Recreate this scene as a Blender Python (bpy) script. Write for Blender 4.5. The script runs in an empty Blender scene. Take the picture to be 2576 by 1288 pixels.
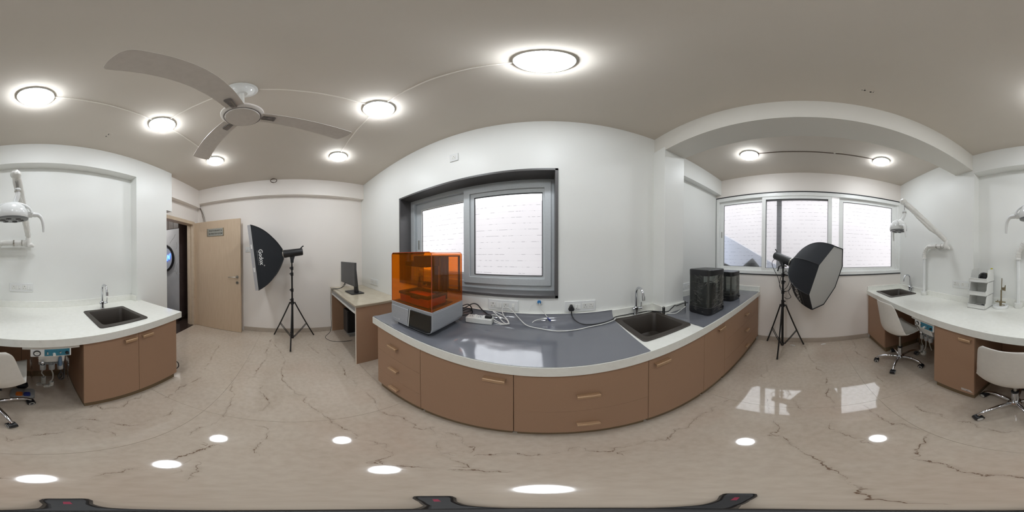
import bpy, bmesh, math, random
import numpy as np
from mathutils import Matrix, Vector, Quaternion
random.seed(7)
PI = math.pi
SC = bpy.context.scene
COL = SC.collection

# ------------------------------------------------------------------ camera, world, exposure
cam_d = bpy.data.cameras.new('camera')
cam_d.type = 'PANO'
cam_d.panorama_type = 'EQUIRECTANGULAR'
cam_d.clip_start = 0.01
cam = bpy.data.objects.new('camera', cam_d)
COL.objects.link(cam)
RC = ((0.975918, -0.218135, -0.000776), (0.218134, 0.975882, 0.008479), (-0.001092, -0.008445, 0.999964))
cam.matrix_world = Matrix(((RC[0][0], RC[0][2], -RC[0][1], 0.0),
                           (RC[1][0], RC[1][2], -RC[1][1], 0.0),
                           (RC[2][0], RC[2][2], -RC[2][1], 1.43),
                           (0, 0, 0, 1)))
SC.camera = cam

SKY = 8.0
LED = 61.0
world = bpy.data.worlds.new('world')
SC.world = world
world.use_nodes = True
wb = world.node_tree.nodes['Background']
wb.inputs[0].default_value = (0.93, 0.965, 1.0, 1)
wb.inputs[1].default_value = SKY

vs = SC.view_settings
vs.view_transform = 'Standard'
vs.look = 'None'
vs.exposure = 0.0
vs.gamma = 1.0
vs.use_curve_mapping = False
SC.cycles.use_denoising = True
SC.cycles.max_bounces = 10
SC.cycles.diffuse_bounces = 6
SC.cycles.glossy_bounces = 4
SC.cycles.transmission_bounces = 6
SC.cycles.transparent_max_bounces = 16
SC.cycles.sample_clamp_indirect = 6.0
SC.cycles.caustics_reflective = False
SC.cycles.caustics_refractive = False


# ------------------------------------------------------------------ materials
def lin(c):
    r = []
    for v in c:
        v = v / 255.0
        r.append(v / 12.92 if v <= 0.04045 else ((v + 0.055) / 1.055) ** 2.4)
    return (r[0], r[1], r[2], 1.0)


def mat(name, c, rough=0.5, metal=0.0, spec=0.5, noise=None, bump=None, coat=0.0, ior=None):
    """Principled material; noise=(scale, other colour, contrast) mottles it, bump=(scale, strength) roughens it."""
    m = bpy.data.materials.new(name)
    m.use_nodes = True
    nt = m.node_tree
    p = nt.nodes['Principled BSDF']
    p.inputs['Base Color'].default_value = lin(c)
    p.inputs['Roughness'].default_value = rough
    p.inputs['Metallic'].default_value = metal
    p.inputs['Specular IOR Level'].default_value = spec
    if coat:
        p.inputs['Coat Weight'].default_value = coat
        p.inputs['Coat Roughness'].default_value = 0.05
    if ior:
        p.inputs['IOR'].default_value = ior
    if noise or bump:
        tc = nt.nodes.new('ShaderNodeTexCoord')
    if noise:
        n = nt.nodes.new('ShaderNodeTexNoise')
        n.inputs['Scale'].default_value = noise[0]
        n.inputs['Detail'].default_value = 5
        nt.links.new(tc.outputs['Object'], n.inputs['Vector'])
        r = nt.nodes.new('ShaderNodeValToRGB')
        k = noise[2] if len(noise) > 2 else 0.15
        r.color_ramp.elements[0].position = 0.5 - k
        r.color_ramp.elements[1].position = 0.5 + k
        r.color_ramp.elements[0].color = lin(c)
        r.color_ramp.elements[1].color = lin(noise[1])
        nt.links.new(n.outputs['Fac'], r.inputs['Fac'])
        nt.links.new(r.outputs['Color'], p.inputs['Base Color'])
    if bump:
        n2 = nt.nodes.new('ShaderNodeTexNoise')
        n2.inputs['Scale'].default_value = bump[0]
        n2.inputs['Detail'].default_value = 4
        nt.links.new(tc.outputs['Object'], n2.inputs['Vector'])
        b = nt.nodes.new('ShaderNodeBump')
        b.inputs['Strength'].default_value = bump[1]
        b.inputs['Distance'].default_value = 0.005
        nt.links.new(n2.outputs['Fac'], b.inputs['Height'])
        nt.links.new(b.outputs['Normal'], p.inputs['Normal'])
    return m


M = {}
M['wall'] = mat('white wall paint', (236, 237, 234), 0.42, spec=0.35, noise=(1.3, (232, 232, 228), 0.3), bump=(60, 0.05))
M['wall_w'] = mat('cream wall paint', (240, 234, 228), 0.5, spec=0.3, noise=(1.1, (236, 230, 224), 0.3), bump=(60, 0.05))
M['ceil'] = mat('ceiling paint', (213, 205, 195), 0.7, spec=0.2, noise=(2.0, (209, 201, 190), 0.3))
M['beam'] = mat('beam paint', (224, 221, 214), 0.6, spec=0.25, noise=(2.0, (220, 217, 209), 0.3))
M['skirt'] = mat('beige marble skirting', (182, 170, 157), 0.2, noise=(6, (172, 160, 147), 0.2))
M['brown'] = mat('brown laminate', (170, 137, 112), 0.48, spec=0.35, noise=(350, (164, 131, 107), 0.2))
M['brown_d'] = mat('brown laminate carcass', (150, 119, 97), 0.5, spec=0.35, noise=(300, (144, 114, 92), 0.2))
M['plinth'] = mat('olive brown plinth', (120, 100, 72), 0.45, noise=(200, (112, 93, 66), 0.2))
M['bronze'] = mat('satin bronze', (192, 160, 128), 0.4, metal=0.4, noise=(180, (184, 152, 120), 0.2))
M['quartz'] = mat('speckled white quartz', (240, 240, 234), 0.16, spec=0.5, noise=(30, (235, 235, 228), 0.2))
M['sink'] = mat('dark brown granite composite', (62, 55, 49), 0.45, noise=(420, (53, 47, 41), 0.15), bump=(500, 0.15))
M['chrome'] = mat('chrome', (214, 216, 220), 0.07, metal=1.0, noise=(4, (206, 208, 212), 0.3))
M['black'] = mat('black plastic', (26, 26, 28), 0.4, noise=(90, (31, 31, 33), 0.2))
M['black_m'] = mat('matt black metal', (22, 21, 22), 0.45, spec=0.4, noise=(120, (28, 26, 26), 0.2))
M['black_g'] = mat('glossy black', (16, 18, 20), 0.08, noise=(30, (20, 23, 25), 0.2))
M['fabric'] = mat('black nylon fabric', (38, 40, 43), 0.75, spec=0.2, noise=(400, (46, 48, 52), 0.2), bump=(260, 0.2))
M['white_f'] = mat('white diffuser fabric', (196, 196, 194), 0.8, noise=(300, (188, 188, 186), 0.2))
M['silver_f'] = mat('silver grey fabric lip', (168, 166, 168), 0.6, noise=(160, (158, 156, 158), 0.2))
M['white_p'] = mat('white plastic', (228, 228, 224), 0.3, noise=(60, (223, 223, 219), 0.2))
M['white_g'] = mat('glossy white plastic', (232, 233, 232), 0.15, noise=(12, (228, 229, 228), 0.2))
M['wrap'] = mat('clear film wrapped white sleeve', (232, 231, 227), 0.16, spec=0.7, noise=(24, (222, 220, 215), 0.2), bump=(42, 0.55))
M['shell'] = mat('white polypropylene shell', (222, 219, 212), 0.3, noise=(30, (217, 214, 207), 0.2))
M['fan'] = mat('greyish fan paint', (214, 207, 200), 0.4, noise=(40, (208, 201, 194), 0.2))
M['fan_d'] = mat('grey fan bracket', (150, 144, 142), 0.35, noise=(40, (105, 100, 98), 0.2))
M['wood'] = mat('light oak laminate', (190, 164, 133), 0.5, spec=0.3)
M['wood_e'] = mat('oak door frame', (212, 194, 171), 0.5, noise=(14, (205, 186, 162), 0.2))
M['steel'] = mat('brushed steel', (170, 166, 158), 0.3, metal=0.9, noise=(100, (158, 154, 146), 0.2))
M['plate'] = mat('grey acrylic plate', (166, 165, 156), 0.3, noise=(60, (156, 155, 147), 0.2))
M['ink'] = mat('dark lettering', (48, 46, 40), 0.6, noise=(50, (54, 52, 45), 0.2))
M['print_w'] = mat('white lettering', (222, 222, 220), 0.6, noise=(50, (214, 214, 212), 0.2))
M['print_g'] = mat('grey lettering', (140, 140, 140), 0.6, noise=(50, (132, 132, 132), 0.2))
M['alu'] = mat('satin grey aluminium', (204, 209, 212), 0.35, metal=0.15, noise=(60, (198, 203, 206), 0.2))
M['alu_w'] = mat('white powder coated frame', (242, 243, 241), 0.3, noise=(30, (238, 239, 237), 0.2))
M['gap'] = mat('dark grey granite reveal', (92, 90, 90), 0.35, noise=(140, (82, 80, 80), 0.2))
M['gasket'] = mat('dark gasket', (52, 52, 54), 0.6, noise=(60, (46, 46, 48), 0.2))
M['hole'] = mat('dark pin hole', (14, 13, 13), 0.8, noise=(60, (18, 17, 17), 0.2))
M['base_g'] = mat('grey machine housing', (172, 175, 180), 0.4, metal=0.1, noise=(90, (166, 169, 174), 0.2))
M['screen'] = mat('dark glass screen', (30, 30, 28), 0.08, noise=(9, (34, 34, 32), 0.2))
M['monitor'] = mat('monitor dark grey', (62, 62, 62), 0.4, noise=(50, (58, 58, 58), 0.2))
M['cable_b'] = mat('black cable', (20, 20, 22), 0.4, noise=(80, (25, 25, 27), 0.2))
M['cable_w'] = mat('white cable', (224, 223, 219), 0.4, noise=(80, (216, 215, 211), 0.2))
M['cable_g'] = mat('grey hose', (150, 147, 140), 0.4, noise=(80, (140, 137, 130), 0.2))
M['conduit'] = mat('cream cable', (240, 234, 224), 0.5, noise=(80, (234, 228, 218), 0.2))
M['brown_c'] = mat('brown wire', (92, 74, 60), 0.5, noise=(80, (82, 66, 52), 0.2))
M['blue'] = mat('blue plastic', (40, 118, 176), 0.35, noise=(40, (36, 108, 164), 0.2))
M['teal'] = mat('teal control panel', (52, 128, 152), 0.35, noise=(40, (47, 119, 142), 0.2))
M['steelblue'] = mat('steel blue handpiece', (82, 112, 140), 0.35, noise=(40, (76, 104, 130), 0.2))
M['orange_b'] = mat('orange button', (206, 112, 44), 0.4, noise=(40, (196, 104, 40), 0.2))
M['navy'] = mat('navy button', (46, 62, 132), 0.4, noise=(40, (42, 56, 122), 0.2))
M['grey_p'] = mat('grey plastic', (146, 146, 144), 0.35, noise=(40, (138, 138, 136), 0.2))
M['led_g'] = mat('grey lamp underside', (128, 130, 132), 0.3, noise=(20, (118, 120, 122), 0.2))
M['lens'] = mat('dark lens', (64, 64, 66), 0.1, noise=(20, (72, 72, 74), 0.2))
M['brass'] = mat('aged brass', (150, 138, 112), 0.35, metal=0.8, noise=(60, (132, 120, 96), 0.2))
M['yellow'] = mat('yellow cap', (206, 200, 40), 0.4, noise=(40, (196, 190, 36), 0.2))
M['rust'] = mat('dark reddish tool', (72, 46, 42), 0.5, noise=(60, (60, 40, 38), 0.2))
M['red'] = mat('dark pink rubber stripe', (150, 30, 66), 0.5, noise=(60, (140, 26, 60), 0.2))
M['mesh_g'] = mat('grey mesh basket', (92, 94, 92), 0.5, metal=0.3, noise=(200, (74, 76, 74), 0.15))
M['stonetop'] = mat('polished cream marble desk top', (206, 196, 176), 0.08, noise=(7, (194, 183, 162), 0.2))
M['hall_m'] = mat('white marble panel', (206, 207, 210), 0.12, noise=(2.2, (188, 190, 194), 0.2))
M['hall_b'] = mat('brown stone panel', (92, 78, 74), 0.25, noise=(5, (84, 70, 67), 0.2))
M['hall_p'] = mat('grey brown board', (104, 96, 92), 0.45, noise=(12, (94, 87, 83), 0.2))
M['hall_f'] = mat('dark granite threshold', (66, 54, 48), 0.15, noise=(90, (52, 42, 38), 0.2))
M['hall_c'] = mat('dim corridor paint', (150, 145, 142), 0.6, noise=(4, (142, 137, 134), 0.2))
M['mirror'] = mat('pale disc face', (196, 204, 216), 0.25, noise=(6, (188, 196, 208), 0.2))
M['nb'] = mat('neighbour wall plaster', (138, 133, 133), 0.9, noise=(1.2, (150, 145, 144), 0.3))
M['roofp'] = mat('blue grey sheet roof', (146, 152, 166), 0.7, noise=(6, (136, 142, 156), 0.2))
M['roofd'] = mat('dark roof flap', (40, 39, 40), 0.8, noise=(6, (46, 45, 46), 0.2))
M['ground'] = mat('outside ground', (120, 114, 106), 0.9, noise=(3, (108, 102, 96), 0.2))
M['grout'] = mat('floor grout', (126, 110, 94), 0.8, noise=(30, (118, 102, 86), 0.2))
M['paper'] = mat('torn white label', (206, 198, 194), 0.7, noise=(30, (198, 190, 186), 0.2))


def wood_grain(m):
    nt = m.node_tree
    p = nt.nodes['Principled BSDF']
    tc = nt.nodes.new('ShaderNodeTexCoord')
    mp = nt.nodes.new('ShaderNodeMapping')
    mp.inputs['Scale'].default_value = (70, 70, 2.2)
    n = nt.nodes.new('ShaderNodeTexNoise')
    n.inputs['Scale'].default_value = 2.2
    n.inputs['Detail'].default_value = 6
    r = nt.nodes.new('ShaderNodeValToRGB')
    r.color_ramp.elements[0].position = 0.3
    r.color_ramp.elements[1].position = 0.7
    r.color_ramp.elements[0].color = lin((208, 187, 162))
    r.color_ramp.elements[1].color = lin((197, 174, 148))
    nt.links.new(tc.outputs['Object'], mp.inputs['Vector'])
    nt.links.new(mp.outputs['Vector'], n.inputs['Vector'])
    nt.links.new(n.outputs['Fac'], r.inputs['Fac'])
    nt.links.new(r.outputs['Color'], p.inputs['Base Color'])


wood_grain(M['wood'])


def quartz_specks(m):
    nt = m.node_tree
    p = nt.nodes['Principled BSDF']
    old = p.inputs['Base Color'].links[0].from_socket
    tc = nt.nodes.new('ShaderNodeTexCoord')
    mp = nt.nodes.new('ShaderNodeMapping')
    mp.inputs['Scale'].default_value = (14, 19, 16)
    n = nt.nodes.new('ShaderNodeTexNoise')
    n.inputs['Scale'].default_value = 2.0
    n.inputs['Detail'].default_value = 3
    n.inputs['Distortion'].default_value = 2.2
    r = nt.nodes.new('ShaderNodeValToRGB')
    e = r.color_ramp.elements
    e[0].position = 0.492
    e[0].color = (0, 0, 0, 1)
    e[1].position = 0.5
    e[1].color = (1, 1, 1, 1)
    e2 = r.color_ramp.elements.new(0.508)
    e2.color = (0, 0, 0, 1)
    n2 = nt.nodes.new('ShaderNodeTexNoise')
    n2.inputs['Scale'].default_value = 17
    r2 = nt.nodes.new('ShaderNodeValToRGB')
    r2.color_ramp.elements[0].position = 0.58
    r2.color_ramp.elements[1].position = 0.70
    mul = nt.nodes.new('ShaderNodeMath')
    mul.operation = 'MULTIPLY'
    mul2 = nt.nodes.new('ShaderNodeMath')
    mul2.operation = 'MULTIPLY'
    mul2.inputs[1].default_value = 0.8
    mix = nt.nodes.new('ShaderNodeMix')
    mix.data_type = 'RGBA'
    mix.inputs[7].default_value = lin((150, 142, 126))
    nt.links.new(tc.outputs['Object'], mp.inputs['Vector'])
    nt.links.new(mp.outputs['Vector'], n.inputs['Vector'])
    nt.links.new(tc.outputs['Object'], n2.inputs['Vector'])
    nt.links.new(n.outputs['Fac'], r.inputs['Fac'])
    nt.links.new(n2.outputs['Fac'], r2.inputs['Fac'])
    nt.links.new(r.outputs['Color'], mul.inputs[0])
    nt.links.new(r2.outputs['Color'], mul.inputs[1])
    nt.links.new(mul.outputs[0], mul2.inputs[0])
    nt.links.new(mul2.outputs[0], mix.inputs[0])
    nt.links.new(old, mix.inputs[6])
    nt.links.new(mix.outputs[2], p.inputs['Base Color'])


quartz_specks(M['quartz'])


def marble_floor():
    """Cream marble: soft clouds plus brown veins; the vein lines come with the tile as distance attributes."""
    m = bpy.data.materials.new('polished cream marble floor')
    m.use_nodes = True
    nt = m.node_tree
    L = nt.links
    p = nt.nodes['Principled BSDF']
    p.inputs['Roughness'].default_value = 0.045
    p.inputs['IOR'].default_value = 1.62
    geo = nt.nodes.new('ShaderNodeNewGeometry')

    def noise(s, d=4):
        n = nt.nodes.new('ShaderNodeTexNoise')
        n.inputs['Scale'].default_value = s
        n.inputs['Detail'].default_value = d
        L.new(geo.outputs['Position'], n.inputs['Vector'])
        return n.outputs['Fac']

    def math_(op, a, b=None):
        n = nt.nodes.new('ShaderNodeMath')
        n.operation = op
        for i, v in enumerate((a, b)):
            if v is None:
                continue
            if isinstance(v, (int, float)):
                n.inputs[i].default_value = v
            else:
                L.new(v, n.inputs[i])
        return n.outputs[0]

    def ramp(f, a, b, c0, c1):
        n = nt.nodes.new('ShaderNodeValToRGB')
        n.color_ramp.elements[0].position = a
        n.color_ramp.elements[1].position = b
        n.color_ramp.elements[0].color = c0
        n.color_ramp.elements[1].color = c1
        L.new(f, n.inputs['Fac'])
        return n.outputs['Color']

    def attr(nm):
        n = nt.nodes.new('ShaderNodeAttribute')
        n.attribute_name = nm
        return n.outputs['Fac']

    def mixc(f, a, b):
        n = nt.nodes.new('ShaderNodeMix')
        n.data_type = 'RGBA'
        L.new(f, n.inputs[0])
        for i, v in ((6, a), (7, b)):
            if isinstance(v, tuple):
                n.inputs[i].default_value = v
            else:
                L.new(v, n.inputs[i])
        return n.outputs[2]

    base = ramp(noise(2.1, 6), 0.36, 0.66, lin((200, 188, 173)), lin((188, 173, 157)))
    fine = ramp(noise(26, 5), 0.35, 0.68, lin((203, 192, 177)), lin((181, 167, 151)))
    fac = nt.nodes.new('ShaderNodeValue')
    fac.outputs[0].default_value = 0.42
    base = mixc(fac.outputs[0], base, fine)
    pink = ramp(noise(1.4, 3), 0.52, 0.72, (0, 0, 0, 1), (0.3, 0.3, 0.3, 1))
    base = mixc(pink, base, lin((186, 160, 142)))
    j = math_('ADD', math_('MULTIPLY', math_('SUBTRACT', noise(24, 3), 0.5), 0.05),
              math_('MULTIPLY', math_('SUBTRACT', noise(90, 3), 0.5), 0.018))
    d = math_('ABSOLUTE', math_('ADD', attr('vein_s'), j))
    w = math_('MAXIMUM', math_('MULTIPLY', math_('SUBTRACT', noise(7, 2), 0.36), 0.013), 0.0007)
    line = math_('SUBTRACT', 1.0, math_('DIVIDE', d, w))
    line = math_('MAXIMUM', line, 0.0)
    halo = math_('MULTIPLY', math_('MAXIMUM', math_('SUBTRACT', 1.0, math_('DIVIDE', d, 0.02)), 0.0), 0.16)
    mask = math_('MAXIMUM', math_('MINIMUM', math_('MULTIPLY', math_('SUBTRACT', 0.042, attr('vein_d')), 70.0), 1.0), 0.0)
    patch = ramp(noise(8, 3), 0.40, 0.56, (0.12, 0.12, 0.12, 1), (1, 1, 1, 1))
    f = math_('MULTIPLY', math_('MULTIPLY', math_('ADD', math_('MINIMUM', math_('MULTIPLY', line, 1.3), 0.72), halo), mask), patch)
    base = mixc(f, base, lin((100, 74, 54)))
    L.new(base, p.inputs['Base Color'])
    return m


M['floor'] = marble_floor()


def pane_material(name, pitch, tint, z_off):
    """Frosted film on glass: scatters daylight; thin broken horizontal seams every `pitch` metres."""
    m = bpy.data.materials.new(name)
    m.use_nodes = True
    nt = m.node_tree
    L = nt.links
    for n in list(nt.nodes):
        if n.type != 'OUTPUT_MATERIAL':
            nt.nodes.remove(n)
    out = nt.nodes['Material Output']
    geo = nt.nodes.new('ShaderNodeNewGeometry')
    sep = nt.nodes.new('ShaderNodeSeparateXYZ')
    L.new(geo.outputs['Position'], sep.inputs[0])

    def math_(op, a, b=None):
        n = nt.nodes.new('ShaderNodeMath')
        n.operation = op
        for i, v in enumerate((a, b)):
            if v is None:
                continue
            if isinstance(v, (int, float)):
                n.inputs[i].default_value = v
            else:
                L.new(v, n.inputs[i])
        return n.outputs[0]
    z = math_('ADD', sep.outputs['Z'], z_off)
    k = math_('FRACT', math_('DIVIDE', z, pitch))
    seam = math_('LESS_THAN', k, 0.062)
    idx = math_('FLOOR', math_('DIVIDE', z, pitch))
    h = math_('ADD', sep.outputs['X'], sep.outputs['Y'])
    cmb = nt.nodes.new('ShaderNodeCombineXYZ')
    L.new(math_('MULTIPLY', h, 22.0), cmb.inputs[0])
    L.new(math_('MULTIPLY', idx, 3.7), cmb.inputs[1])
    n = nt.nodes.new('ShaderNodeTexNoise')
    n.inputs['Scale'].default_value = 1.0
    n.inputs['Detail'].default_value = 3
    L.new(cmb.outputs[0], n.inputs['Vector'])
    gap = math_('GREATER_THAN', n.outputs['Fac'], 0.53)
    gap2 = math_('GREATER_THAN', n.outputs['Fac'], 0.40)
    dark = math_('MULTIPLY', math_('MULTIPLY', seam, gap), 0.5)
    mid = math_('MULTIPLY', math_('MULTIPLY', seam, gap2), 0.10)
    dark = math_('ADD', dark, mid)
    mix = nt.nodes.new('ShaderNodeMix')
    mix.data_type = 'RGBA'
    L.new(dark, mix.inputs[0])
    mix.inputs[6].default_value = tint
    mix.inputs[7].default_value = (0.12, 0.12, 0.14, 1)
    tr = nt.nodes.new('ShaderNodeBsdfTranslucent')
    L.new(mix.outputs[2], tr.inputs[0])
    rf = nt.nodes.new('ShaderNodeBsdfRefraction')
    rf.inputs['Roughness'].default_value = 0.32
    rf.inputs['IOR'].default_value = 1.06
    L.new(mix.outputs[2], rf.inputs[0])
    ms = nt.nodes.new('ShaderNodeMixShader')
    ms.inputs[0].default_value = 0.86
    L.new(tr.outputs[0], ms.inputs[1])
    L.new(rf.outputs[0], ms.inputs[2])
    gl = nt.nodes.new('ShaderNodeBsdfGlossy')
    gl.inputs['Roughness'].default_value = 0.25
    ms2 = nt.nodes.new('ShaderNodeMixShader')
    ms2.inputs[0].default_value = 0.04
    L.new(ms.outputs[0], ms2.inputs[1])
    L.new(gl.outputs[0], ms2.inputs[2])
    L.new(ms2.outputs[0], out.inputs['Surface'])
    return m


M['pane_a'] = pane_material('frosted film pane', 0.058, (0.71, 0.70, 0.71, 1), 0.02)
M['pane_b'] = pane_material('frosted film pane wide window', 0.062, (0.68, 0.675, 0.685, 1), 0.0)


def clear_face():
    m = bpy.data.materials.new('clear glass edge')
    m.use_nodes = True
    nt = m.node_tree
    for n in list(nt.nodes):
        if n.type != 'OUTPUT_MATERIAL':
            nt.nodes.remove(n)
    tr = nt.nodes.new('ShaderNodeBsdfTransparent')
    tr.inputs[0].default_value = (0.97, 0.98, 0.98, 1)
    nt.links.new(tr.outputs[0], nt.nodes['Material Output'].inputs['Surface'])
    return m


M['clear'] = clear_face()


def tinted(name, col, gloss=0.08, rough=0.04, spec_fac=1.5, haze=None):
    """Clear tinted sheet: coloured see-through plus a glossy surface."""
    m = bpy.data.materials.new(name)
    m.use_nodes = True
    nt = m.node_tree
    L = nt.links
    for n in list(nt.nodes):
        if n.type != 'OUTPUT_MATERIAL':
            nt.nodes.remove(n)
    out = nt.nodes['Material Output']
    tr = nt.nodes.new('ShaderNodeBsdfTransparent')
    tr.inputs[0].default_value = col
    gl = nt.nodes.new('ShaderNodeBsdfGlossy')
    gl.inputs['Roughness'].default_value = rough
    fr = nt.nodes.new('ShaderNodeFresnel')
    fr.inputs['IOR'].default_value = spec_fac
    ms = nt.nodes.new('ShaderNodeMixShader')
    L.new(fr.outputs[0], ms.inputs[0])
    base = tr.outputs[0]
    if haze:
        df = nt.nodes.new('ShaderNodeBsdfDiffuse')
        df.inputs[0].default_value = haze[0]
        mh = nt.nodes.new('ShaderNodeMixShader')
        mh.inputs[0].default_value = haze[1]
        L.new(tr.outputs[0], mh.inputs[1])
        L.new(df.outputs[0], mh.inputs[2])
        base = mh.outputs[0]
    L.new(base, ms.inputs[1])
    L.new(gl.outputs[0], ms.inputs[2])
    L.new(ms.outputs[0], out.inputs['Surface'])
    tc = nt.nodes.new('ShaderNodeTexCoord')
    ns = nt.nodes.new('ShaderNodeTexNoise')
    ns.inputs['Scale'].default_value = 9
    bp = nt.nodes.new('ShaderNodeBump')
    bp.inputs['Strength'].default_value = 0.03
    L.new(tc.outputs['Object'], ns.inputs['Vector'])
    L.new(ns.outputs['Fac'], bp.inputs['Height'])
    L.new(bp.outputs['Normal'], gl.inputs['Normal'])
    return m


M['orange'] = tinted('orange acrylic', (0.95, 0.45, 0.05, 1), spec_fac=1.4, haze=((0.85, 0.24, 0.02, 1), 0.12))
M['smoke'] = tinted('smoky grey acrylic', (0.62, 0.64, 0.62, 1), spec_fac=1.45, haze=((0.10, 0.105, 0.10, 1), 0.28))
M['film'] = tinted('clear wrapping film', (0.97, 0.97, 0.97, 1), spec_fac=1.10)


def vinyl():
    m = mat('glossy grey vinyl sheet', (118, 120, 127), 0.09, spec=0.5, noise=(3, (112, 114, 121), 0.3))
    nt = m.node_tree
    p = nt.nodes['Principled BSDF']
    p.inputs['IOR'].default_value = 1.75
    tc = nt.nodes.new('ShaderNodeTexCoord')
    n = nt.nodes.new('ShaderNodeTexNoise')
    n.inputs['Scale'].default_value = 7
    n.inputs['Detail'].default_value = 1
    b = nt.nodes.new('ShaderNodeBump')
    b.inputs['Strength'].default_value = 0.12
    b.inputs['Distance'].default_value = 0.02
    nt.links.new(tc.outputs['Object'], n.inputs['Vector'])
    nt.links.new(n.outputs['Fac'], b.inputs['Height'])
    nt.links.new(b.outputs['Normal'], p.inputs['Normal'])
    return m


M['vinyl'] = vinyl()


def glow(name, col, s):
    m = bpy.data.materials.new(name)
    m.use_nodes = True
    nt = m.node_tree
    p = nt.nodes['Principled BSDF']
    p.inputs['Base Color'].default_value = (0.8, 0.8, 0.8, 1)
    p.inputs['Emission Color'].default_value = col
    p.inputs['Emission Strength'].default_value = s
    return m


M['led'] = glow('lit lamp diffuser', (0.90, 0.95, 1.0, 1), LED)
M['neon'] = glow('blue neon tube', (0.02, 0.12, 1.0, 1), 5.0)


# ------------------------------------------------------------------ mesh helpers
class MB:
    def __init__(self):
        self.v = []
        self.f = []

    def add(self, verts, faces):
        o = len(self.v)
        self.v += [tuple(q) for q in verts]
        self.f += [tuple(i + o for i in fc) for fc in faces]
        return self

    def box(self, x0, y0, z0, x1, y1, z1):
        x0, x1 = min(x0, x1), max(x0, x1)
        y0, y1 = min(y0, y1), max(y0, y1)
        z0, z1 = min(z0, z1), max(z0, z1)
        vs_ = [(x, y, z) for z in (z0, z1) for y in (y0, y1) for x in (x0, x1)]
        return self.add(vs_, [(0, 2, 3, 1), (4, 5, 7, 6), (0, 1, 5, 4), (1, 3, 7, 5), (3, 2, 6, 7), (2, 0, 4, 6)])

    def loft(self, rings, cap0=True, cap1=True, closed=True):
        n = len(rings[0])
        vs_ = [q for r in rings for q in r]
        fs = []
        for i in range(len(rings) - 1):
            for k in range(n if closed else n - 1):
                a, b = i * n + k, i * n + (k + 1) % n
                fs.append((a, b, b + n, a + n))
        if cap0:
            fs.append(tuple(reversed(range(n))))
        if cap1:
            o = (len(rings) - 1) * n
            fs.append(tuple(range(o, o + n)))
        return self.add(vs_, fs)

    def tube(self, pts, r, n=10, caps=True):
        P = [Vector(q) for q in pts]
        R = r if isinstance(r, (list, tuple)) else [r] * len(P)
        rings = []
        t = (P[1] - P[0]).normalized()
        u = t.orthogonal().normalized()
        for i, q in enumerate(P):
            if i == 0:
                d = (P[1] - P[0]).normalized()
            elif i == len(P) - 1:
                d = (P[-1] - P[-2]).normalized()
            else:
                d = ((P[i + 1] - q).normalized() + (q - P[i - 1]).normalized())
                d = d.normalized() if d.length > 1e-6 else (P[i + 1] - q).normalized()
            ax = t.cross(d)
            if ax.length > 1e-7:
                u = Quaternion(ax.normalized(), t.angle(d)) @ u
            t = d
            w = t.cross(u).normalized()
            u = w.cross(t).normalized()
            rings.append([q + (u * math.cos(2 * PI * k / n) + w * math.sin(2 * PI * k / n)) * R[i] for k in range(n)])
        return self.loft(rings, caps, caps)

    def lathe(self, prof, c=(0, 0, 0), n=24, mtx=None):
        rings = []
        for (r, z) in prof:
            ring = [Vector((max(r, 1e-5) * math.cos(2 * PI * k / n), max(r, 1e-5) * math.sin(2 * PI * k / n), z)) for k in range(n)]
            if mtx is not None:
                ring = [mtx @ q for q in ring]
            rings.append([q + Vector(c) for q in ring])
        return self.loft(rings)

    def prism(self, poly, a0, a1, axis='z'):
        def m3(p, a):
            return {'z': (p[0], p[1], a), 'y': (p[0], a, p[1]), 'x': (a, p[0], p[1])}[axis]
        ar = sum(poly[i][0] * poly[(i + 1) % len(poly)][1] - poly[(i + 1) % len(poly)][0] * poly[i][1] for i in range(len(poly)))
        if (ar < 0) != (axis == 'y'):
            poly = poly[::-1]
        a0, a1 = min(a0, a1), max(a0, a1)
        return self.loft([[m3(p, a0) for p in poly], [m3(p, a1) for p in poly]])

    def frame(self, x0, y0, x1, y1, hx0, hy0, hx1, hy1, a0, a1, axis='z'):
        """A slab with a rectangular hole; (x, y) lie in the plane normal to axis."""
        o = [(x0, y0), (x1, y0), (x1, y1), (x0, y1)]
        h = [(hx0, hy0), (hx1, hy0), (hx1, hy1), (hx0, hy1)]

        def m3(p, a):
            return {'z': (p[0], p[1], a), 'y': (p[0], a, p[1]), 'x': (a, p[0], p[1])}[axis]
        vs_ = [m3(p, a0) for p in o] + [m3(p, a0) for p in h] + [m3(p, a1) for p in o] + [m3(p, a1) for p in h]
        fs = []
        for k in range(4):
            l = (k + 1) % 4
            fs += [(k, 4 + k, 4 + l, l), (8 + k, 8 + l, 12 + l, 12 + k), (k, l, 8 + l, 8 + k), (4 + k, 12 + k, 12 + l, 4 + l)]
        return self.add(vs_, fs)

    def grid(self, nu, nv, fn):
        vs_ = [fn(i / nu, j / nv) for j in range(nv + 1) for i in range(nu + 1)]
        fs = []
        for j in range(nv):
            for i in range(nu):
                a = j * (nu + 1) + i
                fs.append((a, a + 1, a + nu + 2, a + nu + 1))
        return self.add(vs_, fs)

    def sphere(self, c, r, nu=16, nv=10, mtx=None):
        rr = r if isinstance(r, (tuple, list)) else (r, r, r)
        rings = []
        for j in range(nv + 1):
            t = -PI / 2 + PI * j / nv
            cr = max(math.cos(t), 1e-4)
            ring = [Vector((rr[0] * cr * math.cos(2 * PI * k / nu), rr[1] * cr * math.sin(2 * PI * k / nu), rr[2] * math.sin(t))) for k in range(nu)]
            if mtx is not None:
                ring = [mtx @ q for q in ring]
            rings.append([q + Vector(c) for q in ring])
        return self.loft(rings)

    def xf(self, mtx, start=0):
        self.v = self.v[:start] + [tuple(mtx @ Vector(q)) for q in self.v[start:]]
        return self


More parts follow.
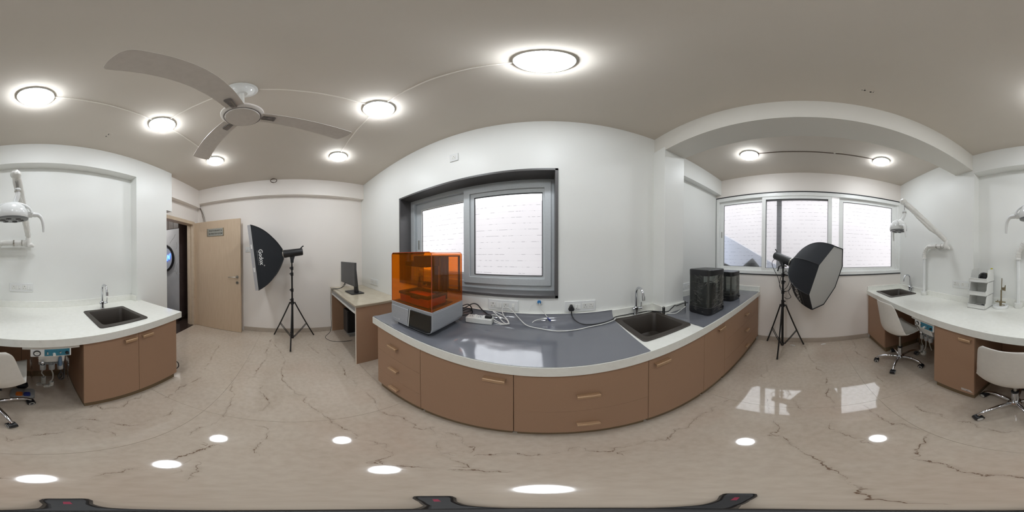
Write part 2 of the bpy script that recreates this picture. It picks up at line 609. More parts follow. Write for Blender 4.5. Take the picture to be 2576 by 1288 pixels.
def rr(cx, cy, w, h, r, z, n=5):
    """Rounded rectangle ring in the xy plane."""
    out = []
    for (sx, sy, a0) in ((1, 1, 0), (-1, 1, PI / 2), (-1, -1, PI), (1, -1, 1.5 * PI)):
        for k in range(n + 1):
            a = a0 + PI / 2 * k / n
            out.append((cx + sx * (w / 2 - r) + r * math.cos(a), cy + sy * (h / 2 - r) + r * math.sin(a), z))
    return out


def spline(pts, n=8):
    """Catmull-Rom through points."""
    P = [Vector(q) for q in pts]
    P = [P[0] * 2 - P[1]] + P + [P[-1] * 2 - P[-2]]
    out = []
    for i in range(1, len(P) - 2):
        for k in range(n):
            t = k / n
            a, b, c, d = P[i - 1], P[i], P[i + 1], P[i + 2]
            out.append(0.5 * ((2 * b) + (c - a) * t + (2 * a - 5 * b + 4 * c - d) * t * t + (3 * b - a - 3 * c + d) * t ** 3))
    out.append(P[-2])
    return out


def wmat(o):
    mw = Matrix.Identity(4)
    while o is not None:
        mw = (Matrix.Translation(o.location) @ o.rotation_euler.to_matrix().to_4x4()) @ mw
        o = o.parent
    return mw


def obj(name, mb, material, parent=None, bevel=0.0, smooth=38, local=False, origin=None, seg=2):
    """One mesh object. World coordinates are turned into the parent's frame unless local=True."""
    me = bpy.data.meshes.new(name)
    v = mb.v
    loc = Vector((0, 0, 0))
    if parent is not None and not local:
        inv = wmat(parent).inverted()
        v = [tuple(inv @ Vector(q)) for q in v]
    elif parent is None and not local:
        if origin is None:
            xs, ys, zs = zip(*v)
            origin = ((min(xs) + max(xs)) / 2, (min(ys) + max(ys)) / 2, min(zs))
        loc = Vector(origin)
        v = [tuple(Vector(q) - loc) for q in v]
    me.from_pydata(v, [], mb.f)
    bm_ = bmesh.new()
    bm_.from_mesh(me)
    bmesh.ops.recalc_face_normals(bm_, faces=bm_.faces)
    bm_.to_mesh(me)
    bm_.free()
    me.update()
    if smooth:
        me.polygons.foreach_set('use_smooth', [True] * len(me.polygons))
        me.set_sharp_from_angle(angle=math.radians(smooth))
    me.materials.append(M[material] if isinstance(material, str) else material)
    o = bpy.data.objects.new(name, me)
    COL.objects.link(o)
    o.location = loc
    if parent is not None:
        o.parent = parent
    if bevel:
        b = o.modifiers.new('bevel', 'BEVEL')
        b.width = bevel
        b.segments = seg
        b.limit_method = 'ANGLE'
        b.angle_limit = math.radians(40)
    return o


def thing(name, label, cat, loc=(0, 0, 0), rz=0.0, group=None):
    o = bpy.data.objects.new(name, None)
    COL.objects.link(o)
    o.empty_display_size = 0.1
    o.location = loc
    o.rotation_euler = (0, 0, rz)
    o['label'] = label
    o['category'] = cat
    if group:
        o['group'] = group
    return o


def frost(o, axis):
    """The film sits on the inner face of the glass; the other faces stay clear."""
    o.data.materials.append(M['clear'])
    for p in o.data.polygons:
        p.material_index = 0 if p.normal[axis[0]] * axis[1] > 0.9 else 1
    return o


def tag(o, label, cat, group=None):
    o['label'] = label
    o['category'] = cat
    if group:
        o['group'] = group
    return o


def struct(name, mb, material, parent=None, **kw):
    o = obj(name, mb, material, parent, **kw)
    if parent is None:
        o['kind'] = 'structure'
    return o


def struct_empty(name, loc=(0, 0, 0), rz=0):
    o = bpy.data.objects.new(name, None)
    COL.objects.link(o)
    o.location = loc
    o.rotation_euler = (0, 0, rz)
    o['kind'] = 'structure'
    return o


def copy_tree(o, parent=None):
    c = o.copy()
    COL.objects.link(c)
    if parent is not None:
        c.parent = parent
    for ch in [q for q in bpy.data.objects if q.parent == o]:
        copy_tree(ch, c)
    return c


def text_mesh(s, size, depth=0.0, bold=0.0):
    """Flat lettering as verts/faces in the xy plane, centred at the origin."""
    cu = bpy.data.curves.new('txt', 'FONT')
    cu.body = s
    cu.size = size
    cu.align_x = 'CENTER'
    cu.align_y = 'CENTER'
    cu.resolution_u = 3
    cu.extrude = depth
    cu.offset = bold
    o = bpy.data.objects.new('txt', cu)
    COL.objects.link(o)
    dg = bpy.context.evaluated_depsgraph_get()
    me = bpy.data.meshes.new_from_object(o.evaluated_get(dg))
    mb = MB()
    mb.v = [tuple(q.co) for q in me.vertices]
    mb.f = [tuple(q.vertices) for q in me.polygons]
    bpy.data.objects.remove(o)
    bpy.data.meshes.remove(me)
    return mb


def rotm(x=0, y=0, z=0):
    return Matrix.Rotation(z, 4, 'Z') @ Matrix.Rotation(y, 4, 'Y') @ Matrix.Rotation(x, 4, 'X')


def basis(o, ex, ey, ez):
    ex, ey, ez = Vector(ex), Vector(ey), Vector(ez)
    return Matrix(((ex.x, ey.x, ez.x, o[0]), (ex.y, ey.y, ez.y, o[1]), (ex.z, ey.z, ez.z, o[2]), (0, 0, 0, 1)))


# ================================================================== THE ROOM
H = 2.81
XW, XE = -2.82, 2.455          # west and east wall faces
YN, YS = 1.29, -1.65           # window wall and lamp wall faces
TOP = 0.87                     # worktop height

VEINS = [[(0.17,-0.74),(0.14,-0.73),(0.11,-0.67),(0.1,-0.66),(0.08,-0.69),(0.05,-0.73),(-0.02,-0.75),(-0.1,-0.76),(-0.16,-0.78),(-0.21,-0.8)],[(-0.13,-0.93),(-0.17,-0.93),(-0.22,-0.96),(-0.28,-0.99),(-0.32,-1.01),(-0.37,-1.04),(-0.39,-1.05)],[(-0.41,-1.01),(-0.42,-0.98),(-0.47,-0.97),(-0.53,-0.94),(-0.6,-0.97),(-0.63,-1.0),(-0.73,-0.99),(-0.79,-1.04),(-0.82,-1.03)],[(-0.15,-0.93),(-0.22,-0.9),(-0.33,-0.87),(-0.34,-0.83),(-0.4,-0.79),(-0.44,-0.73),(-0.52,-0.68),(-0.58,-0.72),(-0.64,-0.69),(-0.69,-0.69),(-0.74,-0.68),(-0.8,-0.73)],[(-0.25,-0.77),(-0.27,-0.73),(-0.3,-0.73),(-0.33,-0.72),(-0.34,-0.68)],[(-0.88,-0.86),(-0.95,-0.86),(-1.06,-0.89),(-1.13,-0.87),(-1.31,-0.84)],[(-1.38,-0.53),(-1.23,-0.5),(-1.2,-0.45),(-1.06,-0.43),(-0.97,-0.42),(-0.9,-0.4),(-0.78,-0.4),(-0.68,-0.45),(-0.61,-0.45)],[(-0.56,-0.3),(-0.56,-0.32),(-0.54,-0.3),(-0.5,-0.32),(-0.45,-0.32),(-0.39,-0.33),(-0.36,-0.33)],[(-0.27,-0.29),(-0.23,-0.32),(-0.22,-0.34),(-0.18,-0.32),(-0.14,-0.32),(-0.12,-0.32),(-0.12,-0.3),(-0.08,-0.29),(-0.07,-0.26),(-0.05,-0.28),(-0.03,-0.29)],[(0.07,-0.31),(0.05,-0.31)],[(-0.35,-0.24),(-0.29,-0.21),(-0.24,-0.19)],[(-1.75,-0.96),(-1.61,-0.9),(-1.53,-0.93),(-1.46,-0.88)],[(-2.09,-1.02),(-1.87,-0.99),(-1.71,-0.94),(-1.64,-0.91),(-1.53,-0.92),(-1.46,-0.87)],[(-2.5,-0.34),(-2.25,-0.34),(-2.1,-0.35),(-2.0,-0.3),(-1.84,-0.34),(-1.65,-0.37),(-1.52,-0.37),(-1.48,-0.42),(-1.41,-0.54)],[(-2.43,-0.3),(-2.07,-0.13),(-1.91,-0.09),(-1.68,-0.12),(-1.5,-0.1),(-1.39,-0.04),(-1.26,0.03),(-1.22,0.1),(-1.16,0.07),(-1.07,0.11),(-0.98,0.17),(-0.93,0.18),(-0.88,0.2),(-0.87,0.21),(-0.83,0.2),(-0.8,0.24),(-0.78,0.22),(-0.72,0.27),(-0.63,0.26),(-0.58,0.31),(-0.55,0.3),(-0.53,0.33),(-0.47,0.3),(-0.42,0.29),(-0.41,0.25),(-0.4,0.21),(-0.37,0.22)],[(-1.35,-0.27),(-1.29,-0.27),(-1.14,-0.17),(-1.08,-0.17),(-1.02,-0.2)],[(-0.81,-0.17),(-0.8,-0.13),(-0.76,-0.12),(-0.69,-0.12),(-0.58,-0.15),(-0.53,-0.13)],[(-2.15,0.47),(-1.97,0.51),(-1.85,0.58),(-1.76,0.51),(-1.68,0.53),(-1.49,0.5),(-1.37,0.54),(-1.28,0.53),(-1.15,0.56),(-1.0,0.55),(-0.87,0.5),(-0.79,0.53),(-0.73,0.58),(-0.69,0.57),(-0.62,0.57),(-0.59,0.54),(-0.54,0.57),(-0.53,0.6),(-0.48,0.56)],[(-2.42,0.29),(-2.32,0.22),(-2.24,0.26),(-2.08,0.33)],[(-0.33,0.24),(-0.3,0.26),(-0.28,0.29),(-0.25,0.29),(-0.21,0.3),(-0.2,0.3),(-0.17,0.32),(-0.14,0.32),(-0.11,0.33)],[(-0.51,0.59),(-0.48,0.55),(-0.43,0.53),(-0.42,0.56)],[(-0.41,0.5),(-0.38,0.46),(-0.33,0.42),(-0.31,0.43)],[(-0.33,0.4),(-0.29,0.39),(-0.25,0.38),(-0.2,0.36),(-0.17,0.34),(-0.12,0.33)],[(-0.43,0.6),(-0.4,0.61),(-0.36,0.6),(-0.32,0.54),(-0.28,0.53),(-0.26,0.53),(-0.25,0.5)],[(-0.2,0.47),(-0.18,0.48),(-0.17,0.48),(-0.15,0.5),(-0.12,0.51),(-0.08,0.51),(-0.04,0.51),(-0.0,0.52),(0.03,0.53),(0.06,0.54)],[(-0.1,0.51),(-0.05,0.5),(-0.0,0.51),(0.04,0.53),(0.08,0.56),(0.1,0.6),(0.12,0.58),(0.14,0.54),(0.17,0.52),(0.19,0.51),(0.22,0.48)],[(0.21,0.49),(0.23,0.53),(0.27,0.53),(0.33,0.53),(0.38,0.53),(0.43,0.51),(0.46,0.49),(0.52,0.52),(0.56,0.55),(0.62,0.52),(0.67,0.54),(0.76,0.56),(0.81,0.56),(0.84,0.53),(0.9,0.55),(1.03,0.52)],[(2.31,-0.03),(2.0,-0.08),(1.9,-0.11),(1.83,-0.16),(1.73,-0.15),(1.66,-0.2)],[(1.53,-0.23),(1.39,-0.2),(1.31,-0.22),(1.28,-0.18),(1.23,-0.19),(1.11,-0.23),(1.05,-0.21),(0.99,-0.19)],[(0.94,-0.18),(0.9,-0.18),(0.85,-0.14),(0.81,-0.14),(0.77,-0.15),(0.72,-0.19),(0.67,-0.23)],[(1.15,0.05),(1.1,0.03),(1.07,0.02)],[(1.15,0.25),(0.98,0.2),(0.88,0.15),(0.79,0.1),(0.72,0.14),(0.71,0.07)],[(1.04,-0.4),(0.99,-0.42),(0.89,-0.42),(0.83,-0.44),(0.74,-0.45)],[(2.51,-0.76),(2.21,-0.74),(2.08,-0.68),(1.98,-0.7),(1.82,-0.77)],[(1.41,-0.69),(1.32,-0.7),(1.23,-0.67),(1.15,-0.72)],[(1.76,0.4),(1.63,0.36),(1.52,0.41),(1.5,0.33)],[(0.72,0.14),(0.71,0.08),(0.69,0.06),(0.66,0.06),(0.57,0.0),(0.5,-0.04),(0.45,-0.06),(0.37,-0.08)],[(0.32,-0.09),(0.28,-0.09),(0.27,-0.08),(0.21,-0.09),(0.17,-0.07),(0.14,-0.07),(0.1,-0.06),(0.08,-0.06)],[(0.8,-0.13),(0.74,-0.17),(0.68,-0.22),(0.64,-0.26),(0.62,-0.24),(0.57,-0.27)],[(0.99,-0.42),(0.89,-0.43),(0.81,-0.44),(0.74,-0.45),(0.72,-0.5),(0.65,-0.51),(0.57,-0.53)],[(0.54,-0.53),(0.49,-0.46),(0.45,-0.38),(0.41,-0.36)],[(0.36,-0.32),(0.32,-0.34),(0.28,-0.34),(0.25,-0.33),(0.21,-0.31),(0.17,-0.31),(0.14,-0.3),(0.12,-0.32),(0.09,-0.31),(0.07,-0.31)],[(0.83,-0.7),(0.77,-0.69),(0.65,-0.74),(0.57,-0.71),(0.46,-0.77),(0.4,-0.74),(0.32,-0.73),(0.23,-0.74),(0.21,-0.78),(0.17,-0.73)]]

# ---- floor: grout slab with marble tiles
floor = struct('floor', MB().box(-3.6, -3.6, -0.06, 2.7, 1.75, -0.003), 'grout')


def vein_fields(P):
    A, B, K = [], [], []
    for k, v in enumerate(VEINS):
        for i in range(len(v) - 1):
            A.append(v[i])
            B.append(v[i + 1])
    A = np.array(A)
    B = np.array(B)
    E = B - A
    L2 = np.maximum((E ** 2).sum(1), 1e-9)
    best = np.full(len(P), 9.0)
    sgn = np.full(len(P), 9.0)
    for i in range(len(A)):
        d = P - A[i]
        t = np.clip((d @ E[i]) / L2[i], 0, 1)
        q = d - t[:, None] * E[i]
        dist = np.sqrt((q ** 2).sum(1))
        s = np.sign(E[i, 0] * d[:, 1] - E[i, 1] * d[:, 0])
        m = dist < best
        best[m] = dist[m]
        sgn[m] = (dist * np.where(s == 0, 1, s))[m]
    return sgn, best


xs_ = [-3.0, -0.88, 1.063, 2.60]
ys_ = [-1.83, -0.54, 0.72, 1.60]
for i in range(3):
    for j in range(3):
        x0, x1, y0, y1 = xs_[i] + 0.0008, xs_[i + 1] - 0.0008, ys_[j] + 0.0008, ys_[j + 1] - 0.0008
        if i == 2:
            x1 = 2.6
        st = 0.022 if j < 2 else 0.08
        nu, nv = max(2, int((x1 - x0) / st)), max(2, int((y1 - y0) / st))
        g = MB().grid(nu, nv, lambda u, v: (x0 + (x1 - x0) * u, y0 + (y1 - y0) * v, 0.0))
        P = np.array(g.v)[:, :2].copy()
        n0 = len(g.v)
        g.box(x0, y0, -0.01, x1, y1, -0.0002)
        t = obj('floor_tile', g, 'floor', floor, smooth=0)
        s, d = vein_fields(P)
        tail = [9.0] * (len(t.data.vertices) - n0)
        for nm, arr in (('vein_s', s), ('vein_d', d)):
            a = t.data.attributes.new(nm, 'FLOAT', 'POINT')
            a.data.foreach_set('value', list(arr) + tail)

# ---- ceiling and beams
ceiling = struct('ceiling', MB().box(-3.0, -2.0, H, 2.7, 1.75, H + 0.1), 'ceil')
struct('trim_1', MB().box(0.98, YS - 0.02, 2.555, 1.235, YN, H), 'beam')                    # cross beam
struct('trim_2', MB().box(XW, -1.84, 2.505, -2.714, YN, H), 'wall_w')                        # beam over the west wall
struct('trim_3', MB().box(1.2, 1.37, 2.512, XE, 1.49, H), 'wall')                            # beam in the alcove
struct('trim_4', MB().box(-2.75, -1.84, 2.425, -1.80, -1.73, H), 'wall_w')                   # beam over the door

# ---- walls
W1 = (-1.64, 1.088, 0.072, 2.172)      # window opening in the north wall x0,z0,x1,z1
n = MB().box(XW - 0.15, YN, 0, W1[0], YN + 0.35, H).box(W1[2], YN, 0, 1.0, YN + 0.35, H)
n.box(W1[0], YN, 0, W1[2], YN + 0.35, W1[1]).box(W1[0], YN, W1[3], W1[2], YN + 0.35, H)
struct('wall_north', n, 'wall')
struct('wall_pillar', MB().box(0.977, 1.127, 0, 1.238, YN + 0.35, 2.6), 'wall', bevel=0.003)
struct('wall_alcove', MB().box(1.22, 1.47, 0, 2.7, 1.64, H), 'wall')
W2 = (-1.697, 1.132, 1.47, 2.46)       # opening in the east wall y0,z0,y1,z1
e = MB().box(XE, -1.92, 0, XE + 0.2, W2[0], H).box(XE, W2[2], 0, XE + 0.2, 1.6, H)
e.box(XE, W2[0], 0, XE + 0.2, W2[2], W2[1]).box(XE, W2[0], W2[3], XE + 0.2, W2[2], H)
struct('wall_east', e, 'wall_w')
s_ = MB().box(-1.71, -1.93, 0, 2.5, -1.78, H)
s_.box(0.967, -1.79, 0, 2.5, YS, H).box(-1.71, -1.79, 0, -1.177, YS, 2.515)
s_.box(-1.83, -1.86, 2.515, 0.967, YS, H).box(-1.83, -1.86, 2.13, -1.71, YS, 2.515)
struct('wall_south', s_, 'wall')
d_ = MB().box(XW, -1.96, 2.12, -1.6, -1.83, H).box(XW - 0.1, -1.96, 0, -2.69, -1.83, 2.12).box(-1.76, -1.96, 0, -1.6, -1.79, H)
struct('wall_doorway', d_, 'wall_w')
struct('wall_west', MB().box(XW - 0.15, -1.96, 0, XW, 1.6, H), 'wall_w')

# ---- skirting
for nm, bx in (('baseboard_west', (XW, -0.86, 0, XW + 0.012, 0.68, 0.085)), ('baseboard_east', (XE - 0.012, -1.03, 0, XE, 0.70, 0.085)),
               ('baseboard_south', (-1.19, -1.772, 0, 2.455, -1.765, 0.09))):
    struct(nm, MB().box(*bx), 'skirt', bevel=0.002)

# ---- corridor beyond the door
hall = struct('wall_corridor', MB().box(-3.4, -2.37, 0, -2.745, -2.27, 2.6).box(-3.45, -2.3, 0, -3.35, -1.9, 2.6).box(-3.45, -1.96, 0, -2.90, -1.90, 2.6)
              .box(-1.70, -3.5, 0, -1.6, -1.93, 2.6).box(-2.9, -3.55, 0, -1.6, -3.45, 2.6).box(-2.84, -3.5, 0, -2.745, -2.3, 2.6), 'hall_c')
struct('wall_corridor_ceiling', MB().box(-3.45, -3.55, 2.45, -1.6, -1.93, 2.55), 'hall_p')
struct('floor_corridor', MB().box(-3.4, -3.5, -0.03, -1.6, -1.835, 0.004), 'hall_f')
struct('trim_5', MB().box(-3.3, -2.262, 0.0, -2.60, -2.20, 0.07).box(-2.72, -3.4, 0.0, -2.66, -2.2, 0.05), 'hall_f', bevel=0.004)  # corridor plinth step
obj('stone_panel', MB().box(-2.745, -3.44, 0, -2.72, -2.252, 2.056), 'hall_m', hall, bevel=0.002)
obj('stone_panel', MB().box(-3.34, -2.27, 1.075, -2.722, -2.25, 2.45), 'hall_b', hall, bevel=0.003)
obj('stone_panel', MB().box(-3.34, -2.27, 0, -2.722, -2.25, 1.07), 'hall_b', hall, bevel=0.003)
for k in range(8):
    y1 = -2.26 - 0.15 * k
    obj('board', MB().box(-2.745, y1 - 0.146, 2.06, -2.71, y1, 2.45), 'hall_p', hall, bevel=0.003)
for vn in ([(-2.36, 1.93), (-2.40, 1.86), (-2.47, 1.80), (-2.52, 1.74)], [(-2.33, 1.05), (-2.30, 1.12), (-2.33, 1.22), (-2.29, 1.30)],
           [(-2.42, 1.10), (-2.36, 1.12), (-2.33, 1.07), (-2.29, 1.02)], [(-2.32, 1.75), (-2.31, 1.66), (-2.33, 1.60)]):
    pts = spline([(-2.7195, a, b) for a, b in vn], 5)
    obj('marble_vein', MB().tube(pts, 0.0028, 5), 'grey_p', hall)

hl = bpy.data.lights.new('corridor_lamp', 'AREA')  # unseen fill light, added to lift the dark corridor
hl.shape = 'DISK'
hl.size = 0.3
hl.energy = 9.0
hl.color = (1.0, 0.97, 0.93)
hlo = bpy.data.objects.new('corridor_lamp', hl)
COL.objects.link(hlo)
hlo.location = (-2.15, -2.75, 2.43)

# ---- door
door = struct_empty('door_1', (-2.69, -1.83, 0))
fr = MB().box(-2.69, -1.97, 0, -2.635, -1.818, 2.075).box(-2.69, -1.97, 2.065, -1.70, -1.818, 2.128).box(-2.635, -1.93, 0, -2.62, -1.89, 2.065)
obj('door_frame', fr, 'wood_e', door, bevel=0.003)
leaf = obj('door_leaf', MB().box(-2.725, -1.822, 0.004, -2.688, -0.875, 2.103), 'wood', door, bevel=0.002)
hd = obj('door_handle', MB().lathe([(0.0, 0), (0.026, 0), (0.026, 0.008), (0, 0.008)], (0, 0, 0), 20, basis((-2.688, -0.938, 1.067), (0, 1, 0), (0, 0, 1), (1, 0, 0)))
         .tube([(-2.685, -0.938, 1.067), (-2.645, -0.938, 1.067), (-2.64, -0.945, 1.067), (-2.64, -1.09, 1.063)], 0.008, 10), 'steel', door)
lk = obj('lock_escutcheon', MB().lathe([(0.0, 0), (0.026, 0), (0.026, 0.008), (0, 0.008)], (0, 0, 0), 20, basis((-2.688, -0.938, 0.966), (0, 1, 0), (0, 0, 1), (1, 0, 0))), 'steel', door)
obj('keyhole', MB().box(-2.681, -0.942, 0.956, -2.678, -0.934, 0.976), 'hole', lk)
obj('latch_plate', MB().box(-2.715, -0.8765, 0.90, -2.697, -0.873, 1.10), 'steel', door)
obj('hinge', MB().tube([(-2.683, -1.826, 1.80), (-2.683, -1.826, 1.90)], 0.007, 8), 'steel', door)
obj('hinge', MB().tube([(-2.683, -1.826, 0.25), (-2.683, -1.826, 0.35)], 0.007, 8), 'steel', door)
sign = obj('sign_plate', MB().box(-2.688, -1.525, 1.812, -2.676, -1.195, 1.952), 'plate', door, bevel=0.002)
obj('sign_edge', MB().box(-2.689, -1.53, 1.81, -2.675, -1.519, 1.954).box(-2.689, -1.20, 1.81, -2.675, -1.189, 1.954).box(-2.6762, -1.497, 1.822, -2.6752, -1.491, 1.942), 'brass', sign)
tm = text_mesh('PHOTOGRAPHY &', 0.038, bold=0.0011)
tm2 = text_mesh('3D PRINTER ROOM', 0.038, bold=0.0011)
tb = MB().add([(q[0] * 0.84, q[1] + 0.027, q[2]) for q in tm.v], tm.f).add([(q[0] * 0.84, q[1] - 0.030, q[2]) for q in tm2.v], tm2.f)
tb.xf(basis((-2.6752, -1.352, 1.882), (0, 1, 0), (0, 0, 1), (1, 0, 0)))
obj('lettering', tb, 'ink', sign, smooth=0)

# round black-rimmed disc in the corridor with the blue glowing mark
ds = thing('corridor_disc', 'round pale disc with a thick black rim and blue glowing mark, in the corridor', 'wall sign', (-2.72, -2.714, 1.40))
mt = basis((-2.72, -2.714, 1.40), (0, 1, 0), (0, 0, 1), (1, 0, 0))
obj('disc_face', MB().lathe([(0, 0), (0.30, 0), (0.30, 0.012), (0, 0.012)], (0, 0, 0), 48, mt), 'mirror', ds)
obj('rim', MB().lathe([(0.292, 0), (0.325, 0), (0.325, 0.045), (0.292, 0.045), (0.292, 0.0)], (0, 0, 0), 48, mt), 'black_m', ds)
obj('neon_mark', MB().tube([(-2.70, -2.50, 1.50), (-2.70, -2.53, 1.37)], 0.012, 8).tube([(-2.70, -2.53, 1.37), (-2.70, -2.57, 1.47)], 0.012, 8)
    .tube([(-2.70, -2.57, 1.47), (-2.70, -2.60, 1.34)], 0.012, 8).tube([(-2.70, -2.60, 1.34), (-2.70, -2.70, 1.50)], 0.012, 8), 'neon', ds)

# ------------------------------------------------------------------ window 1 (north wall, over the worktop)
w1 = struct_empty('window_1', (-0.78, 1.46, 1.10))
rv = MB().box(-1.65, 1.279, 1.078, -1.627, 1.50, 2.182).box(0.056, 1.279, 1.078, 0.082, 1.50, 2.182)
rv.box(-1.65, 1.279, 2.160, 0.082, 1.50, 2.182).box(-1.65, 1.279, 1.078, 0.082, 1.50, 1.101)
obj('reveal', rv, 'gap', w1, bevel=0.002)
obj('outer_frame', MB().frame(-1.628, 1.10, 0.058, 2.16, -1.56, 1.165, 0.03, 2.11, 1.46, 1.58, 'y'), 'alu', w1, bevel=0.002)
sl = obj('sash', MB().frame(-1.562, 1.15, -0.76, 2.112, -1.478, 1.228, -0.83, 2.022, 1.505, 1.54, 'y'), 'alu', w1, bevel=0.003)
obj('bead', MB().frame(-1.479, 1.227, -0.80, 2.023, -1.467, 1.24, -0.85, 2.010, 1.51, 1.53, 'y'), 'alu_w', sl)
obj('gasket', MB().frame(-1.468, 1.239, -0.80, 2.011, -1.464, 1.243, -0.85, 2.006, 1.514, 1.526, 'y'), 'gasket', sl)
frost(obj('pane', MB().box(-1.475, 1.517, 1.23, -0.79, 1.521, 2.02), 'pane_a', sl), (1, -1))
obj('latch', MB().box(-1.526, 1.498, 1.50, -1.512, 1.506, 1.62).box(-1.523, 1.494, 1.57, -1.515, 1.5, 1.585), 'steel', sl, bevel=0.002)
sr = obj('sash', MB().frame(-0.822, 1.146, 0.030, 2.134, -0.752, 1.212, -0.032, 2.062, 1.445, 1.485, 'y'), 'alu', w1, bevel=0.004)
obj('glazing_rebate', MB().frame(-0.755, 1.209, -0.030, 2.065, -0.705, 1.236, -0.048, 2.016, 1.462, 1.48, 'y'), 'alu', sr, bevel=0.002)
obj('gasket', MB().frame(-0.706, 1.235, -0.047, 2.017, -0.699, 1.241, -0.053, 2.010, 1.458, 1.478, 'y'), 'gasket', sr)
frost(obj('pane', MB().box(-0.71, 1.469, 1.23, -0.04, 1.473, 2.02), 'pane_a', sr), (1, -1))

# ------------------------------------------------------------------ window 2 (east wall, wide sliding)
w2 = struct_empty('window_2', (2.47, -0.11, 1.13))
X0 = 2.447
obj('dark_surround', MB().frame(-1.70, 1.128, 1.482, 2.464, -1.682, 1.146, 1.464, 2.447, X0, 2.50, 'x'), 'gasket', w2)
obj('outer_frame', MB().frame(-1.684, 1.144, 1.466, 2.449, -1.625, 1.195, 1.412, 2.385, X0 + 0.005, 2.56, 'x'), 'alu_w', w2, bevel=0.003)


def sash2(y0, y1, z0, z1, st, x, name='sash', mt_='alu_w', pane=True, dark=None):
    o = obj(name, MB().frame(y0, z0, y1, z1, y0 + st, z0 + 0.062, y1 - st, z1 - 0.062, x, x + 0.03, 'x'), mt_, w2, bevel=0.003)
    obj('gasket', MB().frame(y0 + st - 0.002, z0 + 0.060, y1 - st + 0.002, z1 - 0.060, y0 + st + 0.004, z0 + 0.067, y1 - st - 0.004, z1 - 0.067, x + 0.006, x + 0.02, 'x'), 'gasket', o)
    frost(obj('pane', MB().box(x + 0.012, y0 + st - 0.004, z0 + 0.06, x + 0.016, y1 - st + 0.004, z1 - 0.06), 'pane_b', o), (0, -1))
    return o


sA = sash2(0.585, 1.41, 1.19, 2.384, 0.07, 2.50)                # left, behind
sB = sash2(-0.425, 0.655, 1.178, 2.40, 0.062, 2.462)            # middle, in front
sC = sash2(-1.555, -0.545, 1.19, 2.384, 0.064, 2.50)            # right
obj('latch', MB().box(2.492, 1.372, 1.74, 2.50, 1.384, 1.84), 'steel', sA, bevel=0.002)
obj('latch', MB().box(2.492, -1.53, 1.74, 2.50, -1.518, 1.86), 'alu_w', sC, bevel=0.002)
obj('jamb_liner', MB().box(2.480, -1.632, 1.19, 2.56, -1.585, 2.39).box(2.470, -1.632, 1.19, 2.50, -1.60, 2.39).box(2.49, -1.60, 1.19, 2.545, -1.552, 2.39), 'alu_w', w2, bevel=0.002)
obj('rear_stile', MB().box(2.535, 0.355, 1.20, 2.56, 0.43, 2.38), 'gasket', w2)
frost(obj('pane', MB().box(2.512, -0.55, 1.25, 2.516, -0.40, 2.32), 'pane_b', w2), (0, -1))
obj('head_liner', MB().box(2.50, -0.40, 2.325, 2.53, 0.62, 2.345), 'gasket', w2)

# ------------------------------------------------------------------ outside
struct('wall_neighbour_east', MB().box(4.6, -4.5, -1, 4.8, 4.5, 3.2), 'nb')
struct('wall_neighbour_north', MB().box(-4.5, 3.5, -1, 2.3, 3.7, 2.6), 'nb')
struct('ground_outside', MB().box(2.7, -6, -1.1, 9, 6, -1.0).box(-6, 1.8, -1.1, 2.7, 8, -1.0), 'ground')
rp = thing('shed_roof', 'blue grey sloping sheet roof outside the wide window, left end', 'roof', (2.72, 1.1, 1.2))
obj('roof_sheet', MB().prism([(2.00, 2.06), (2.00, 1.0), (0.30, 1.0), (0.30, 1.12), (0.75, 1.36)], 3.20, 3.24, 'x'), 'roofp', rp)  # added sloping board, stands in for the shade across the pane
obj('roof_flap', MB().prism([(1.04, 1.22), (0.83, 1.395), (0.68, 1.22)], 2.545, 2.565, 'x').prism([(1.45, 1.22), (1.45, 1.33), (1.28, 1.27), (1.17, 1.22)], 2.545, 2.565, 'x'), 'roofd', rp)


# ================================================================== CABINETS
def pull(parent, xc, z, yf, s, w=0.105):
    """Bronze lip pull: a top ledge with a flap turned down. s = +1 when the front faces -y, -1 when it faces +y."""
    pr = [(0, 0), (0.027, 0), (0.030, -0.004), (0.027, -0.024), (0.0235, -0.024), (0.0255, -0.006), (0, -0.004)]
    mb = MB().loft([[(x, yf - s * a, z + b) for a, b in pr] for x in (xc - w / 2, xc + w / 2)])
    obj('handle', mb, 'bronze', parent, bevel=0.0012)


def cabinet(label, x0, x1, s, fronts, name='base_cabinet', cat='cabinet', left_panel=True):
    yf, yb = (0.697, 1.27) if s > 0 else (-1.03, -1.62)
    t = thing(name, label, cat, ((x0 + x1) / 2, (yf + yb) / 2, 0))
    z0, z1 = 0.083, 0.806
    if s > 0 and x0 < 1.238 and x1 > 0.977:
        yb = 1.105
    ya, xa, xb = yf + s * 0.0195, x0 + 0.001, x1 - 0.001
    obj('carcass', MB().box(xa, ya, z0, xa + 0.017, yb, z1).box(xb - 0.017, ya, z0, xb, yb, z1).box(xa + 0.017, yb - s * 0.008, z0, xb - 0.017, yb, 0.64)
        .box(xa + 0.017, ya, z0, xb - 0.017, yb - s * 0.008, z0 + 0.017).box(xa + 0.017, ya, z1 - 0.02, xb - 0.017, ya + s * 0.06, z1), 'brown_d', t)
    obj('plinth', MB().box(x0 + 0.012, yf + s * 0.026, 0.0, x1 - 0.012, yb - s * 0.02, z0), 'plinth', t)
    for (kind, a, b, c, d, hx, hz) in fronts:
        f = obj(kind, MB().box(a + 0.0014, yf, c + 0.0014, b - 0.0014, yf + s * 0.019, d - 0.0014), 'brown', t, bevel=0.0012)
        if hx is not None:
            pull(f, hx, hz, yf, s)
    return t


